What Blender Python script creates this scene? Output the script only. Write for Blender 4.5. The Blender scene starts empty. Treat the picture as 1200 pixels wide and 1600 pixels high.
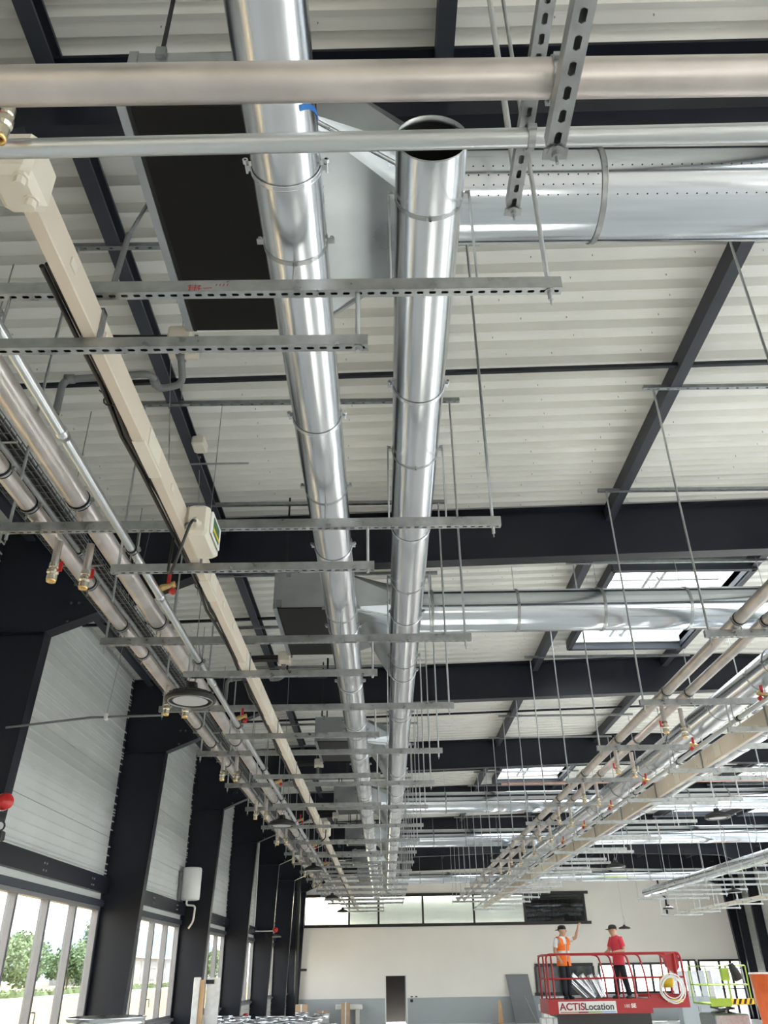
import bpy, math, random
from mathutils import Vector, Matrix
from math import sin, cos, pi, radians
random.seed(7)
S = bpy.context.scene
COL = S.collection
E = 2.2                      # eye height of the photographer above the floor

# ------------------------------------------------------------------ camera
FPX, PITCH, YAW, ROLL = 1251.98, .520751, .0053839, -.0156029
_cy, _sy, _cp, _sp, _cr, _sr = cos(YAW), sin(YAW), cos(PITCH), sin(PITCH), cos(ROLL), sin(ROLL)
_fw = Vector((_sy*_cp, _cy*_cp, _sp)); _r0 = Vector((_cy, -_sy, 0)); _u0 = _r0.cross(_fw)
_rt = _r0*_cr + _u0*_sr; _up = _u0*_cr - _r0*_sr
cam = bpy.data.cameras.new('camera'); cam.sensor_fit = 'VERTICAL'; cam.sensor_height = 24.0
cam.lens = FPX/1600*24.0; cam.clip_end = 2000; cam.clip_start = .05
co = bpy.data.objects.new('camera', cam); COL.objects.link(co)
co.matrix_world = Matrix(((_rt.x, _up.x, -_fw.x, 0), (_rt.y, _up.y, -_fw.y, 0), (_rt.z, _up.z, -_fw.z, E), (0, 0, 0, 1)))
S.camera = co

# ------------------------------------------------------------------ sky, sun, exposure
S.view_settings.view_transform = 'Standard'; S.view_settings.look = 'None'
S.view_settings.gamma = 1; S.view_settings.use_curve_mapping = False
S.view_settings.exposure = 1.12
try:
    S.cycles.use_denoising = True; S.cycles.max_bounces = 9; S.cycles.diffuse_bounces = 6
    S.cycles.glossy_bounces = 5; S.cycles.transparent_max_bounces = 16; S.cycles.sample_clamp_indirect = 8
except Exception:
    pass
W = bpy.data.worlds.new('world'); S.world = W; W.use_nodes = True
nt = W.node_tree; nt.nodes.clear()
wo = nt.nodes.new('ShaderNodeOutputWorld'); bg = nt.nodes.new('ShaderNodeBackground')
tc = nt.nodes.new('ShaderNodeTexCoord'); sx = nt.nodes.new('ShaderNodeSeparateXYZ'); rp = nt.nodes.new('ShaderNodeValToRGB')
rp.color_ramp.elements[0].position = 0.0; rp.color_ramp.elements[0].color = (1, .95, .88, 1)
rp.color_ramp.elements[1].position = .7; rp.color_ramp.elements[1].color = (.88, .91, .96, 1)
nt.links.new(tc.outputs['Generated'], sx.inputs[0]); nt.links.new(sx.outputs['Z'], rp.inputs[0])
nt.links.new(rp.outputs[0], bg.inputs[0]); nt.links.new(bg.outputs[0], wo.inputs[0])
bg.inputs[1].default_value = 3.4
sl = bpy.data.lights.new('sun', 'SUN'); sl.energy = 13.0; sl.angle = radians(.6); sl.color = (1, .95, .86)
so = bpy.data.objects.new('sun', sl); COL.objects.link(so); so.location = (20, 30, 40)
so.rotation_euler = Vector((-.30, -.45, -.84)).to_track_quat('-Z', 'Y').to_euler()

# ------------------------------------------------------------------ materials
def mat(name, col, rough=.5, metal=0., noise=0., nscale=8., stretch=(1, 1, 1), bump=0., emit=None, spec=None, rvar=0.):
    m = bpy.data.materials.new(name); m.use_nodes = True; n = m.node_tree.nodes; l = m.node_tree.links
    b = n['Principled BSDF']
    b.inputs['Base Color'].default_value = (*col, 1); b.inputs['Roughness'].default_value = rough; b.inputs['Metallic'].default_value = metal
    if spec is not None: b.inputs['Specular IOR Level'].default_value = spec
    if emit:
        b.inputs['Emission Color'].default_value = (*col, 1); b.inputs['Emission Strength'].default_value = emit
    if noise or bump or rvar:
        t = n.new('ShaderNodeTexCoord'); mp = n.new('ShaderNodeMapping'); mp.inputs['Scale'].default_value = stretch
        nz = n.new('ShaderNodeTexNoise'); nz.inputs['Scale'].default_value = nscale; nz.inputs['Detail'].default_value = 5
        l.new(t.outputs['Object'], mp.inputs[0]); l.new(mp.outputs[0], nz.inputs[0])
        if noise:
            mx = n.new('ShaderNodeMix'); mx.data_type = 'RGBA'
            mx.inputs[6].default_value = tuple(max(0, c*(1-noise)) for c in col)+(1,)
            mx.inputs[7].default_value = tuple(min(1, c*(1+noise)) for c in col)+(1,)
            cr = n.new('ShaderNodeMapRange'); cr.inputs[1].default_value = .3; cr.inputs[2].default_value = .7
            l.new(nz.outputs[0], cr.inputs[0]); l.new(cr.outputs[0], mx.inputs[0]); l.new(mx.outputs[2], b.inputs['Base Color'])
        if rvar:
            rr = n.new('ShaderNodeMapRange'); rr.inputs[1].default_value = .3; rr.inputs[2].default_value = .7
            rr.inputs[3].default_value = max(.03, rough-rvar); rr.inputs[4].default_value = rough+rvar
            l.new(nz.outputs[0], rr.inputs[0]); l.new(rr.outputs[0], b.inputs['Roughness'])
        if bump:
            bp = n.new('ShaderNodeBump'); bp.inputs['Strength'].default_value = bump; bp.inputs['Distance'].default_value = .01
            l.new(nz.outputs[0], bp.inputs['Height']); l.new(bp.outputs[0], b.inputs['Normal'])
    return m
M = {}
M['duct'] = mat('bright galvanised duct', (.73, .755, .79), .22, 1, .03, 3, (1, .15, 1), .0, rvar=.015)
M['duct_x'] = mat('smooth bluish galvanised duct', (.70, .75, .81), .15, 1, .04, 2, (.3, 1, 1), rvar=.02)
M['duct_old'] = mat('dull galvanised sheet', (.46, .49, .51), .33, 1, .12, 3, rvar=.08)
M['galv'] = mat('zinc plated steel', (.43, .45, .455), .36, 1, .18, 14, rvar=.10)
M['rod'] = mat('bright zinc rod', (.58, .60, .61), .36, 1, .08, 14)
M['galv_dark'] = mat('weathered zinc steel', (.34, .36, .37), .45, 1, .15, 10)
M['pipe'] = mat('matt stainless pipe', (.67, .625, .60), .40, 1, .14, 5, rvar=.06)
M['pipe_galv'] = mat('galvanised pipe', (.66, .69, .71), .30, 1, .06, 3, (1, .2, 1), rvar=.03)
M['steel'] = mat('anthracite painted steel', (.011, .014, .023), .36, 0, .12, 3, spec=.35)
M['purlin'] = mat('anthracite purlin paint', (.036, .043, .058), .5, 0, .1, 3)
M['deck'] = mat('off white roof deck', (.82, .815, .775), .48, 0, .04, 1.2)
M['panel'] = mat('light grey wall cladding', (.62, .65, .63), .5, 0, .04, 1.5)
M['white_wall'] = mat('white painted wall', (.90, .87, .83), .7, 0, .03, .5, bump=.02)
M['grey_band'] = mat('grey painted dado', (.43, .47, .50), .6, 0, .03, .6)
M['floor'] = mat('pale polished concrete floor', (.66, .65, .63), .35, 0, .1, .7, rvar=.08)
M['cream'] = mat('cream busbar casing', (.64, .57, .48), .42, 0, .04, 3)
M['cream_box'] = mat('cream plastic box', (.70, .66, .57), .4, 0, .03, 5)
M['black'] = mat('black plastic', (.012, .012, .013), .4, 0, .1, 8)
M['black_panel'] = mat('black underside panel', (.006, .0055, .005), .45, 0, .25, 1.5, spec=.25)
M['rubber'] = mat('black rubber lining and duct shade', (.01, .01, .01), .7)
M['pvc'] = mat('grey plastic pipe', (.16, .17, .18), .4, 0, .08, 5)
M['brass'] = mat('brass', (.72, .50, .22), .28, 1, .1, 20)
M['nickel'] = mat('nickel plated brass', (.72, .66, .54), .25, 1, .1, 20)
M['red'] = mat('red handle plastic', (.55, .02, .02), .35, 0, .05, 10)
M['lift_red'] = mat('red lift paint', (.38, .006, .010), .4, 0, .06, 4)
M['lime'] = mat('lime green lift paint', (.27, .42, .05), .4, 0, .06, 4)
M['orange_paint'] = mat('orange red lacquer', (.62, .11, .02), .3, 0, .15, 3)
M['yellow'] = mat('yellow paint', (.80, .55, .03), .45, 0, .06, 6)
M['white'] = mat('white enamel', (.82, .82, .80), .35, 0, .02, 4)
M['alu'] = mat('grey aluminium frame', (.24, .24, .25), .4, .3, .05, 6)
M['dark_frame'] = mat('black window frame', (.014, .012, .012), .4, 0, .05, 6)
M['wood'] = mat('pale timber', (.62, .40, .22), .6, 0, .15, 6, (6, 6, .6))
M['card'] = mat('brown cardboard', (.47, .33, .22), .8, 0, .08, 5)
M['paper'] = mat('white wrap film', (.75, .75, .74), .5, 0, .1, 8)
M['grey_board'] = mat('grey board', (.22, .23, .25), .6, 0, .06, 3)
M['skin'] = mat('skin', (.55, .32, .22), .5, 0, .05, 20)
M['lips'] = mat('lips', (.40, .15, .12), .5, 0, .05, 20)
M['hair'] = mat('dark hair', (.02, .015, .012), .6, 0, .1, 30)
M['navy'] = mat('dark navy trousers', (.012, .014, .022), .8, 0, .1, 20)
M['tee_white'] = mat('white cotton', (.80, .80, .80), .8, 0, .03, 20)
M['tee_red'] = mat('red cotton', (.66, .05, .08), .8, 0, .06, 20)
M['vest'] = mat('orange safety vest', (.90, .17, .01), .7, 0, .06, 20)
M['silver'] = mat('silver reflective tape', (.62, .58, .56), .4, .3, .05, 30)
M['cap'] = mat('dark cap cloth', (.02, .022, .022), .85, 0, .1, 30)
M['lens'] = mat('frosted lamp lens', (.50, .51, .53), .3, 0, .03, 6)
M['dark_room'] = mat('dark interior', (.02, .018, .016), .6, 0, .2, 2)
M['int_warm'] = mat('cream interior wall', (.85, .80, .68), .7, 0, .03, 1)
M['int_grey'] = mat('grey green interior blind', (.50, .53, .49), .7, 0, .04, 1)
M['field'] = mat('dry straw field', (.27, .185, .08), .95, 0, .22, .6, bump=.3)
M['road'] = mat('pale gravel road', (.40, .40, .40), .9, 0, .08, 1)
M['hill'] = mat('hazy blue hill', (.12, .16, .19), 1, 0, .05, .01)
M['leaf'] = mat('tree leaves', (.09, .15, .06), .7, 0, .4, .8)
M['leaf2'] = mat('dusty tree leaves', (.15, .21, .09), .7, 0, .4, .8)
M['bark'] = mat('bark', (.12, .09, .06), .9, 0, .2, 6)
M['blue_tape'] = mat('blue tape', (.02, .17, .55), .5, 0, .05, 20)
M['red_ink'] = mat('red marker ink', (.45, .02, .03), .7, 0, .05, 20)
M['green_label'] = mat('green printed label', (.05, .16, .07), .4, 0, .3, 40)
M['facade'] = mat('pale facade', (.25, .25, .25), .8, 0, .05, 1)
M['copper'] = mat('salmon primer pipe', (.62, .38, .30), .5, .2, .1, 5)
M['sign_white'] = mat('white sign face', (.82, .80, .78), .5, 0, .02, 10)
M['sign_maroon'] = mat('maroon lettering', (.30, .01, .03), .5, 0, .02, 10)
M['sign_black'] = mat('black lettering', (.012, .012, .014), .5, 0, .02, 10)
M['sign_blue'] = mat('sky blue stripe', (.20, .45, .75), .5, 0, .02, 10)
M['sign_green'] = mat('green stripe', (.25, .42, .16), .5, 0, .02, 10)

def glass(name, tint, refl=.09, dens=1.):
    m = bpy.data.materials.new(name); m.use_nodes = True; n = m.node_tree.nodes; l = m.node_tree.links; n.clear()
    o = n.new('ShaderNodeOutputMaterial'); mx = n.new('ShaderNodeMixShader'); t = n.new('ShaderNodeBsdfTransparent'); g = n.new('ShaderNodeBsdfGlossy')
    lw = n.new('ShaderNodeLayerWeight'); lw.inputs[0].default_value = .5; pw = n.new('ShaderNodeMath'); pw.operation = 'POWER'; pw.inputs[1].default_value = 4
    fr = n.new('ShaderNodeMath'); fr.operation = 'MULTIPLY_ADD'; fr.inputs[1].default_value = .5; fr.inputs[2].default_value = refl*.4
    l.new(lw.outputs['Facing'], pw.inputs[0]); l.new(pw.outputs[0], fr.inputs[0])
    nz = n.new('ShaderNodeTexNoise'); nz.inputs['Scale'].default_value = 1.5
    mm = n.new('ShaderNodeMix'); mm.data_type = 'RGBA'; mm.inputs[6].default_value = tuple(c*.97 for c in tint)+(1,); mm.inputs[7].default_value = (*tint, 1)
    l.new(nz.outputs[0], mm.inputs[0]); l.new(mm.outputs[2], t.inputs[0])
    g.inputs[1].default_value = .02
    l.new(fr.outputs[0], mx.inputs[0]); l.new(t.outputs[0], mx.inputs[1]); l.new(g.outputs[0], mx.inputs[2]); l.new(mx.outputs[0], o.inputs[0])
    return m
M['glass'] = glass('clear glazing', (.93, .96, .97))
M['glass_dim'] = glass('dimmed window glazing', (.82, .85, .86))  # grey tint added to dim the bright view through the left windows
M['glass_dark'] = glass('tinted glazing', (.25, .27, .28))

# ------------------------------------------------------------------ mesh builder
ROOT = {}                       # world offset of every empty
class MB:
    def __init__(s): s.v = []; s.f = []; s.sm = []
    def add(s, vs, fs, smooth=False):
        o = len(s.v); s.v += [tuple(p) for p in vs]
        for f in fs: s.f.append(tuple(i+o for i in f)); s.sm.append(smooth)
        return s
    def box(s, x0, x1, y0, y1, z0, z1):
        vs = [(x0, y0, z0), (x1, y0, z0), (x1, y1, z0), (x0, y1, z0), (x0, y0, z1), (x1, y0, z1), (x1, y1, z1), (x0, y1, z1)]
        return s.add(vs, [(3, 2, 1, 0), (4, 5, 6, 7), (0, 1, 5, 4), (1, 2, 6, 5), (2, 3, 7, 6), (3, 0, 4, 7)])
    def bevbox(s, x0, x1, y0, y1, z0, z1, b):
        vs = []
        for (z, d) in ((z0, b), (z0+b, 0), (z1-b, 0), (z1, b)):
            c = b
            X0, X1, Y0, Y1 = x0+d, x1-d, y0+d, y1-d
            vs += [(X0+c, Y0, z), (X1-c, Y0, z), (X1, Y0+c, z), (X1, Y1-c, z), (X1-c, Y1, z), (X0+c, Y1, z), (X0, Y1-c, z), (X0, Y0+c, z)]
        fs = [tuple(range(7, -1, -1)), tuple(range(24, 32))]
        for k in range(3):
            for i in range(8):
                j = (i+1) % 8; fs.append((k*8+i, k*8+j, k*8+8+j, k*8+8+i))
        return s.add(vs, fs)
    def prism(s, poly, axis, a, b):
        def P(p, t):
            return {'x': (t, p[0], p[1]), 'y': (p[0], t, p[1]), 'z': (p[0], p[1], t)}[axis]
        n = len(poly); vs = [P(p, a) for p in poly]+[P(p, b) for p in poly]
        fs = [tuple(range(n-1, -1, -1)), tuple(range(n, 2*n))]+[(i, (i+1) % n, n+(i+1) % n, n+i) for i in range(n)]
        return s.add(vs, fs)
    def path(s, pts, r, n=10, caps=True, closed=False):
        pts = [Vector(p) for p in pts]; m = len(pts)
        rs = r if isinstance(r, (list, tuple)) else [r]*m
        ta = []
        for i in range(m):
            a = pts[(i-1) % m] if (closed or i > 0) else pts[i]; b = pts[(i+1) % m] if (closed or i < m-1) else pts[i]
            ta.append((b-a).normalized())
        u = ta[0].orthogonal().normalized()
        if abs(ta[0].z) < .9:
            u = Vector((0, 0, 1)) - ta[0]*ta[0].z; u.normalize()
        vs = []
        for i in range(m):
            u = u - ta[i]*u.dot(ta[i]); u.normalize(); w = ta[i].cross(u)
            for k in range(n):
                a = 2*pi*k/n; vs.append(pts[i]+(u*cos(a)+w*sin(a))*rs[i])
        fs = []
        for i in range(m if closed else m-1):
            for k in range(n):
                j = (i+1) % m; q = (k+1) % n
                fs.append((i*n+k, i*n+q, j*n+q, j*n+k))
        s.add(vs, fs, True)
        if caps and not closed:
            s.add(vs[:n], [tuple(range(n-1, -1, -1))]); s.add(vs[-n:], [tuple(range(n))])
        return s
    def cyl(s, a, b, r, n=12, caps=True): return s.path([a, b], r, n, caps)
    def ring(s, c, ax, R, r, n=24, k=6, a0=0, a1=2*pi):
        c = Vector(c); ax = Vector(ax).normalized(); u = ax.orthogonal().normalized()
        if abs(ax.z) < .9: u = (Vector((0, 0, 1))-ax*ax.z).normalized()
        w = ax.cross(u); full = abs(a1-a0-2*pi) < 1e-4
        pts = [c+(u*cos(a0+(a1-a0)*i/n)+w*sin(a0+(a1-a0)*i/n))*R for i in range(n if full else n+1)]
        return s.path(pts, r, k, True, full)
    def lathe(s, prof, c=(0, 0, 0), ax=(0, 0, 1), n=20, smooth=True):
        c = Vector(c); ax = Vector(ax).normalized(); u = ax.orthogonal().normalized(); w = ax.cross(u)
        vs = []; fs = []
        for (r, z) in prof:
            for k in range(n):
                a = 2*pi*k/n; vs.append(c+ax*z+(u*cos(a)+w*sin(a))*r)
        for i in range(len(prof)-1):
            for k in range(n):
                q = (k+1) % n; fs.append((i*n+k, i*n+q, (i+1)*n+q, (i+1)*n+k))
        return s.add(vs, fs, smooth)
    def band(s, c, ax, R, t, w, n=28):
        return s.lathe([(R, -w/2), (R+t, -w/2), (R+t, w/2), (R, w/2), (R, -w/2)], c, ax, n, False)
    def mesh(s, name, off=(0, 0, 0)):
        me = bpy.data.meshes.new(name)
        me.from_pydata([(p[0]-off[0], p[1]-off[1], p[2]-off[2]) for p in s.v], [], s.f)
        me.polygons.foreach_set('use_smooth', s.sm); me.update()
        return me
    def build(s, name, m, parent=None, local=False, kind=None, label=None):
        off = (0, 0, 0) if (parent is None or local) else ROOT[parent.name]
        me = s.mesh(name, off); me.materials.append(M[m] if isinstance(m, str) else m)
        return link(name, me, parent, kind=kind, label=label, off=off)
def link(name, me, parent=None, loc=None, kind=None, label=None, off=(0, 0, 0)):
    o = bpy.data.objects.new(name, me); COL.objects.link(o)
    if parent: o.parent = parent
    if loc: o.location = loc
    if kind: o['kind'] = kind
    if label: o['label'] = label
    ROOT[o.name] = off
    return o
def thing(name, label, cat, loc=(0, 0, 0), group=None, rz=0, kind=None):
    o = bpy.data.objects.new(name, None); COL.objects.link(o); o.location = loc; o.rotation_euler = (0, 0, rz); o.empty_display_size = .1
    ROOT[o.name] = tuple(loc)
    if kind: o['kind'] = kind
    else: o['label'] = label; o['category'] = cat
    if group: o['group'] = group
    return o
def tag(o, label, cat, group=None):
    o['label'] = label; o['category'] = cat
    if group: o['group'] = group
    return o
def struct(o): o['kind'] = 'structure'; return o
def copy_tree(o, parent=None, loc=None, label=None):
    c = o.copy(); COL.objects.link(c); c.parent = parent
    if loc is not None: c.location = loc
    if label: c['label'] = label
    for ch in o.children: copy_tree(ch, c)
    return c
ORD = ['first', 'second', 'third', 'fourth', 'fifth', 'sixth', 'seventh', 'eighth', 'ninth', 'tenth', 'eleventh', 'twelfth', 'thirteenth', 'fourteenth', 'fifteenth', 'sixteenth', 'seventeenth', 'eighteenth', 'nineteenth']
def fillet(pts, r, k=5):
    pts = [Vector(p) for p in pts]; out = [pts[0]]
    for i in range(1, len(pts)-1):
        a = (pts[i-1]-pts[i]); b = (pts[i+1]-pts[i]); d = min(r, a.length*.49, b.length*.49)
        p0 = pts[i]+a.normalized()*d; p2 = pts[i]+b.normalized()*d
        for t in range(k+1):
            q = t/k; out.append(p0*(1-q)**2+pts[i]*2*q*(1-q)+p2*q*q)
    out.append(pts[-1]); return out

# ------------------------------------------------------------------ the building
WL, WR, YB, YE = -4.85, 18.1, -9.0, 45.5       # walls
RIDGE = 6.6
SLOPE = .026
def zr(x): return SLOPE*(x if x < RIDGE else 2*RIDGE-x)     # rise of the shallow roof
FY = [3.1+6.05*i for i in range(-1, 8)]        # portal frames; last one at the end wall
FY = [y for y in FY if y < 45]+[45.3]

fl = MB().box(WL-.2, WR+.2, YB, YE+.2, -.15, 0).build('floor', 'floor'); struct(fl)

# roof deck: trapezoidal ribs running across the hall, with holes for the rooflights
SKY = [(3.44, 5.56, y0, y0+3.25) for y0 in (-1.3, 10.8, 22.9, 35.0)]+[(xq, xq+2.1, y0, y0+3.25) for xq in (10.7, 13.45) for y0 in (-7.35, -1.3, 4.75, 10.8, 16.85, 22.9, 28.95, 35.0)]  # third row, and the second row's extra bays, added to light the hall
b = MB(); P = .245; D0, D1 = E+5.18, E+5.26
xs = sorted({WL-.2, RIDGE, WR+.2} | {v for s in SKY for v in s[:2]})
prof = [(0, D0), (.045, D0+.006), (.062, D0+.006), (.125, D0), (.155, D1), (.215, D1), (.245, D0)]
ny = int((YE+.2-YB)/P)+1
for xi in range(len(xs)-1):
    xa, xb = xs[xi], xs[xi+1]; xm = (xa+xb)/2
    for i in range(ny):
        y = YB+i*P
        if any(s[0] < xm < s[1] and s[2]-.01 < y+P/2 < s[3] for s in SKY): continue
        vs = []
        for (dy, z) in prof: vs += [(xa, y+dy, z+zr(xa)), (xb, y+dy, z+zr(xb))]
        vs += [(xa, y, D1+.08+zr(xa)), (xb, y, D1+.08+zr(xb)), (xa, y+P, D1+.08+zr(xa)), (xb, y+P, D1+.08+zr(xb))]
        b.add(vs, [(2*q, 2*q+1, 2*q+3, 2*q+2) for q in range(6)]+[(14, 16, 17, 15)])
ceil = b.build('ceiling', 'deck'); struct(ceil)
# self drilling screws seen as dark ticks under the deck
b = MB()
for i in range(0, ny):
    y = YB+i*P+.07
    if y < 1.5 or y > 20: continue
    for x in (-3.3, -1.4, -.4, 1.2, 1.75, 2.6, 3.2, 4.3, 5.2):
        if any(s[0]-.1 < x < s[1]+.1 and s[2] < y < s[3] for s in SKY): continue
        xx = x+random.uniform(-.12, .12); z = D0+zr(xx)
        b.cyl((xx, y, z), (xx, y, z-.018), .004, 4)
o = b.build('deck_screws', 'galv_dark', ceil); o['kind'] = 'stuff'

# purlins (C sections along the hall)
PX = [-4.5, -2.05, .45, 3.0, 5.55, 8.1, 10.65, 13.2, 15.75]
for px in PX:
    z = E+4.99+zr(px); b = MB()
    b.prism([(px-.06, z), (px+.05, z), (px+.05, z+.025), (px+.043, z+.025), (px+.043, z+.007), (px-.053, z+.007), (px-.053, z+.183), (px+.043, z+.183), (px+.043, z+.165), (px+.05, z+.165), (px+.05, z+.19), (px-.06, z+.19)], 'y', YB, YE)
    struct(b.build('roof_purlin', 'purlin'))
for i in range(7):
    y = 3.1+6.05*(i+.5)
    b = MB().add([(x, yy, E+z+zr(x)) for x in (WL, RIDGE, WR) for (yy, z) in ((y-.02, 5.04), (y+.02, 5.04), (y+.02, 5.08), (y-.02, 5.08))],
                 [(0, 1, 5, 4), (1, 2, 6, 5), (2, 3, 7, 6), (3, 0, 4, 7), (4, 5, 9, 8), (5, 6, 10, 9), (6, 7, 11, 10), (7, 4, 8, 11)])
    struct(b.build('purlin_tie', 'steel'))

# portal frames: tapered left column, haunch, rafter, mirrored right column
def frame(y, last=False):
    def side(mx):
        X = (lambda x: x) if not mx else (lambda x: WL+WR-x)
        c = MB()
        inn = [(-4.30, 0), (-4.04, E+3.6)]
        hw = .012 if not last else .012
        # web
        c.prism([(X(-4.84), 0), (X(inn[0][0]), 0), (X(inn[1][0]), inn[1][1]), (X(-2.1), E+4.46+zr(-2.1)), (X(-2.1), E+5.18+zr(-2.1)), (X(-4.84), E+5.0)][::(-1 if mx else 1)], 'y', y-hw, y+hw)
        # inner flange, haunch flange, outer flange
        def plate(p, q, t, w=.10):
            d = Vector((q[0]-p[0], q[1]-p[1])).normalized(); n_ = Vector((-d.y, d.x))*t
            c.prism([p, q, (q[0]+n_.x, q[1]+n_.y), (p[0]+n_.x, p[1]+n_.y)], 'y', y-w, y+w)
        plate((X(-4.30), 0), (X(-4.04), E+3.6), .018); plate((X(-4.04), E+3.6), (X(-2.1), E+4.46+zr(-2.1)), .018)
        plate((X(-4.84), 0), (X(-4.84), E+5.0), .018)
        plate((X(-4.82), E+3.6), (X(-4.04), E+3.6), .014, .09)
        o = c.build('steel_column', 'steel'); struct(o)
        bb = MB()
        for z in (2.1, 2.55, 3.0, 3.45, 3.75, 4.0, 4.25, 4.5, 4.75):
            for dx in (0, .0):
                xx = X(-4.02-.0*z) if z > 3.6 else X(-4.30+.26*(z+E)/(3.6+E)-.05)
                if z > 3.6:
                    for q in (-.06, .06): bb.lathe([(0, .016), (.016, .016), (.02, 0)], (X(-3.78+.0)+q*.8, y-hw, E+z), (0, -1, 0), 6, False)
        o2 = bb.build('bolts', 'galv', o); o2['kind'] = 'stuff'
    side(False); side(True)
    r = MB()
    pts = [-2.1, RIDGE, WL+WR+2.1]
    for (z0, z1, w) in ((4.46, 4.48, .10), (4.48, 5.15, .012), (5.15, 5.18, .10)):
        vs = [(x, y+s*w, E+z+zr(x)) for x in pts for (s, z) in ((-1, z0), (1, z0), (1, z1), (-1, z1))]
        r.add(vs, [(0, 1, 5, 4), (1, 2, 6, 5), (2, 3, 7, 6), (3, 0, 4, 7), (4, 5, 9, 8), (5, 6, 10, 9), (6, 7, 11, 10), (7, 4, 8, 11), (3, 2, 1, 0), (8, 9, 10, 11)])
    ro = r.build('roof_rafter', 'steel'); struct(ro)
    bb = MB()
    for px in PX[2:-2]:
        for q in (-.03, .03): bb.lathe([(0, .014), (.014, .014), (.018, 0)], (px+q, y-.1, E+5.06+zr(px)), (0, -1, 0), 6, False)
    bb.build('bolts', 'galv', ro)['kind'] = 'stuff'
for y in FY: frame(y)

# left and right long walls, bay by bay: cladding panels, rails, lintels, windows
wl = thing('wall_left', '', '', (WL, 0, 0), kind='structure'); wr = thing('wall_right', '', '', (WR, 0, 0), kind='structure')
def clad(y0, y1, z0, z1, parent, mx):
    X = (lambda x: x) if not mx else (lambda x: WL+WR-x)
    z = z0
    while z < z1-.05:
        h = min(1.0, z1-z); b = MB(); poly = [(X(WL-.12), z), (X(WL), z+.004)]
        t = z+.004
        for step in (.14, .14, .10, .05, .05, .10, .14, .14, .12):
            t2 = t+step
            if t2 > z+h-.02: break
            poly += [(X(WL), t2-.034), (X(WL+.020), t2-.022), (X(WL+.020), t2-.010), (X(WL), t2)]
            t = t2
        poly += [(X(WL), z+h-.006), (X(WL-.12), z+h-.001)]
        b.prism(poly if mx else poly[::-1], 'y', y0, y1); b.build('wall_panel', 'panel', parent)
        z += h
BAYS = [(-8.9, FY[0])]+[(FY[i], FY[i+1]) for i in range(len(FY)-1)]
wn = 0
def window(y0, y1, z0, z1, mx, parts=5):
    global wn
    wn += 1
    X = (lambda x: x) if not mx else (lambda x: WL+WR-x)
    def bx(m, a, b_, y0, y1, z0, z1): m.box(min(X(a), X(b_)), max(X(a), X(b_)), y0, y1, z0, z1)
    w = thing('window_%d' % wn, '', '', (X(WL), y0, z0), kind='structure')
    f = MB(); t = .06
    bx(f, WL-.09, WL+.02, y0, y1, z0, z0+t); bx(f, WL-.09, WL+.02, y0, y1, z1-t, z1)
    bx(f, WL-.09, WL+.02, y0, y0+t, z0+t, z1-t); bx(f, WL-.09, WL+.02, y1-t, y1, z0+t, z1-t); f.build('window_frame', 'alu', w)
    L = (y1-y0)/parts
    for i in range(parts):
        a, c = y0+i*L, y0+(i+1)*L
        if i:
            m = MB(); bx(m, WL-.09, WL+.025, a-.038, a-.010, z0+t, z1-t); bx(m, WL-.08, WL+.005, a-.012, a+.012, z0+t, z1-t); bx(m, WL-.09, WL+.025, a+.010, a+.038, z0+t, z1-t); m.build('mullion', 'alu', w)
        m = MB(); bx(m, WL-.06, WL-.05, a+.04, c-.04, z0+t, z1-t); m.build('pane', 'glass' if mx else 'glass_dim', w)
        if i in (1, 3):
            m = MB().path(fillet([(X(WL+.02), a+.07, z0+.42), (X(WL+.07), a+.07, z0+.42), (X(WL+.07), a+.07, z0+.28)], .02), .010, 6); m.build('window_handle', 'alu', w)
for bi, (y0, y1) in enumerate(BAYS):
    ya, yb = y0+.02, y1-.02
    for mx, wp in ((False, wl), (True, wr)):
        if mx and bi == len(BAYS)-1: clad(ya, yb, 0, E+5.1, wp, True); continue
        X = (lambda x: x) if not mx else (lambda x: WL+WR-x)
        def bx(a, b_, y0, y1, z0, z1): return MB().box(min(X(a), X(b_)), max(X(a), X(b_)), y0, y1, z0, z1)
        zs = E+1.47
        if mx: clad(ya, yb, E+1.12, E+1.75, wp, mx); clad(ya, yb, E+3.6, E+5.1, wp, mx)
        else: clad(ya, yb, E+1.12, E+5.1, wp, mx)
        if not mx: clad(ya, yb, 0, E-.86, wp, mx)
        r = bx(WL+.012, WL+.10, ya+.0, yb-.0, E+1.22, E+1.47).build('wall_rail', 'steel', wp)
        bb = MB()
        for yy in (ya+.9, (ya+yb)/2, yb-.9):
            for q in (-.05, .05):
                for zz in (1.29, 1.38): bb.lathe([(0, .012), (.013, .012), (.016, 0)], (X(WL+.10), yy+q, E+zz), (1 if not mx else -1, 0, 0), 6, False)
        bb.build('bolts', 'galv', r)['kind'] = 'stuff'
        bx(WL-.1, WL+.05, ya, yb, E+1.02, E+1.12).build('lintel', 'purlin', wp)
        if not mx: bx(WL-.12, WL+.07, ya, yb, E-.90, E-.84).build('window_sill', 'alu', wp)
        window(ya+.10, yb-.10, .04 if mx else E-.84, E+1.02, mx)  # right wall glazing taken down to the floor to let in more light
        if mx: window(ya+.10, yb-.10, E+1.75, E+3.6, mx)  # upper windows repeated along the right wall, added to brighten the interior

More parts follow.
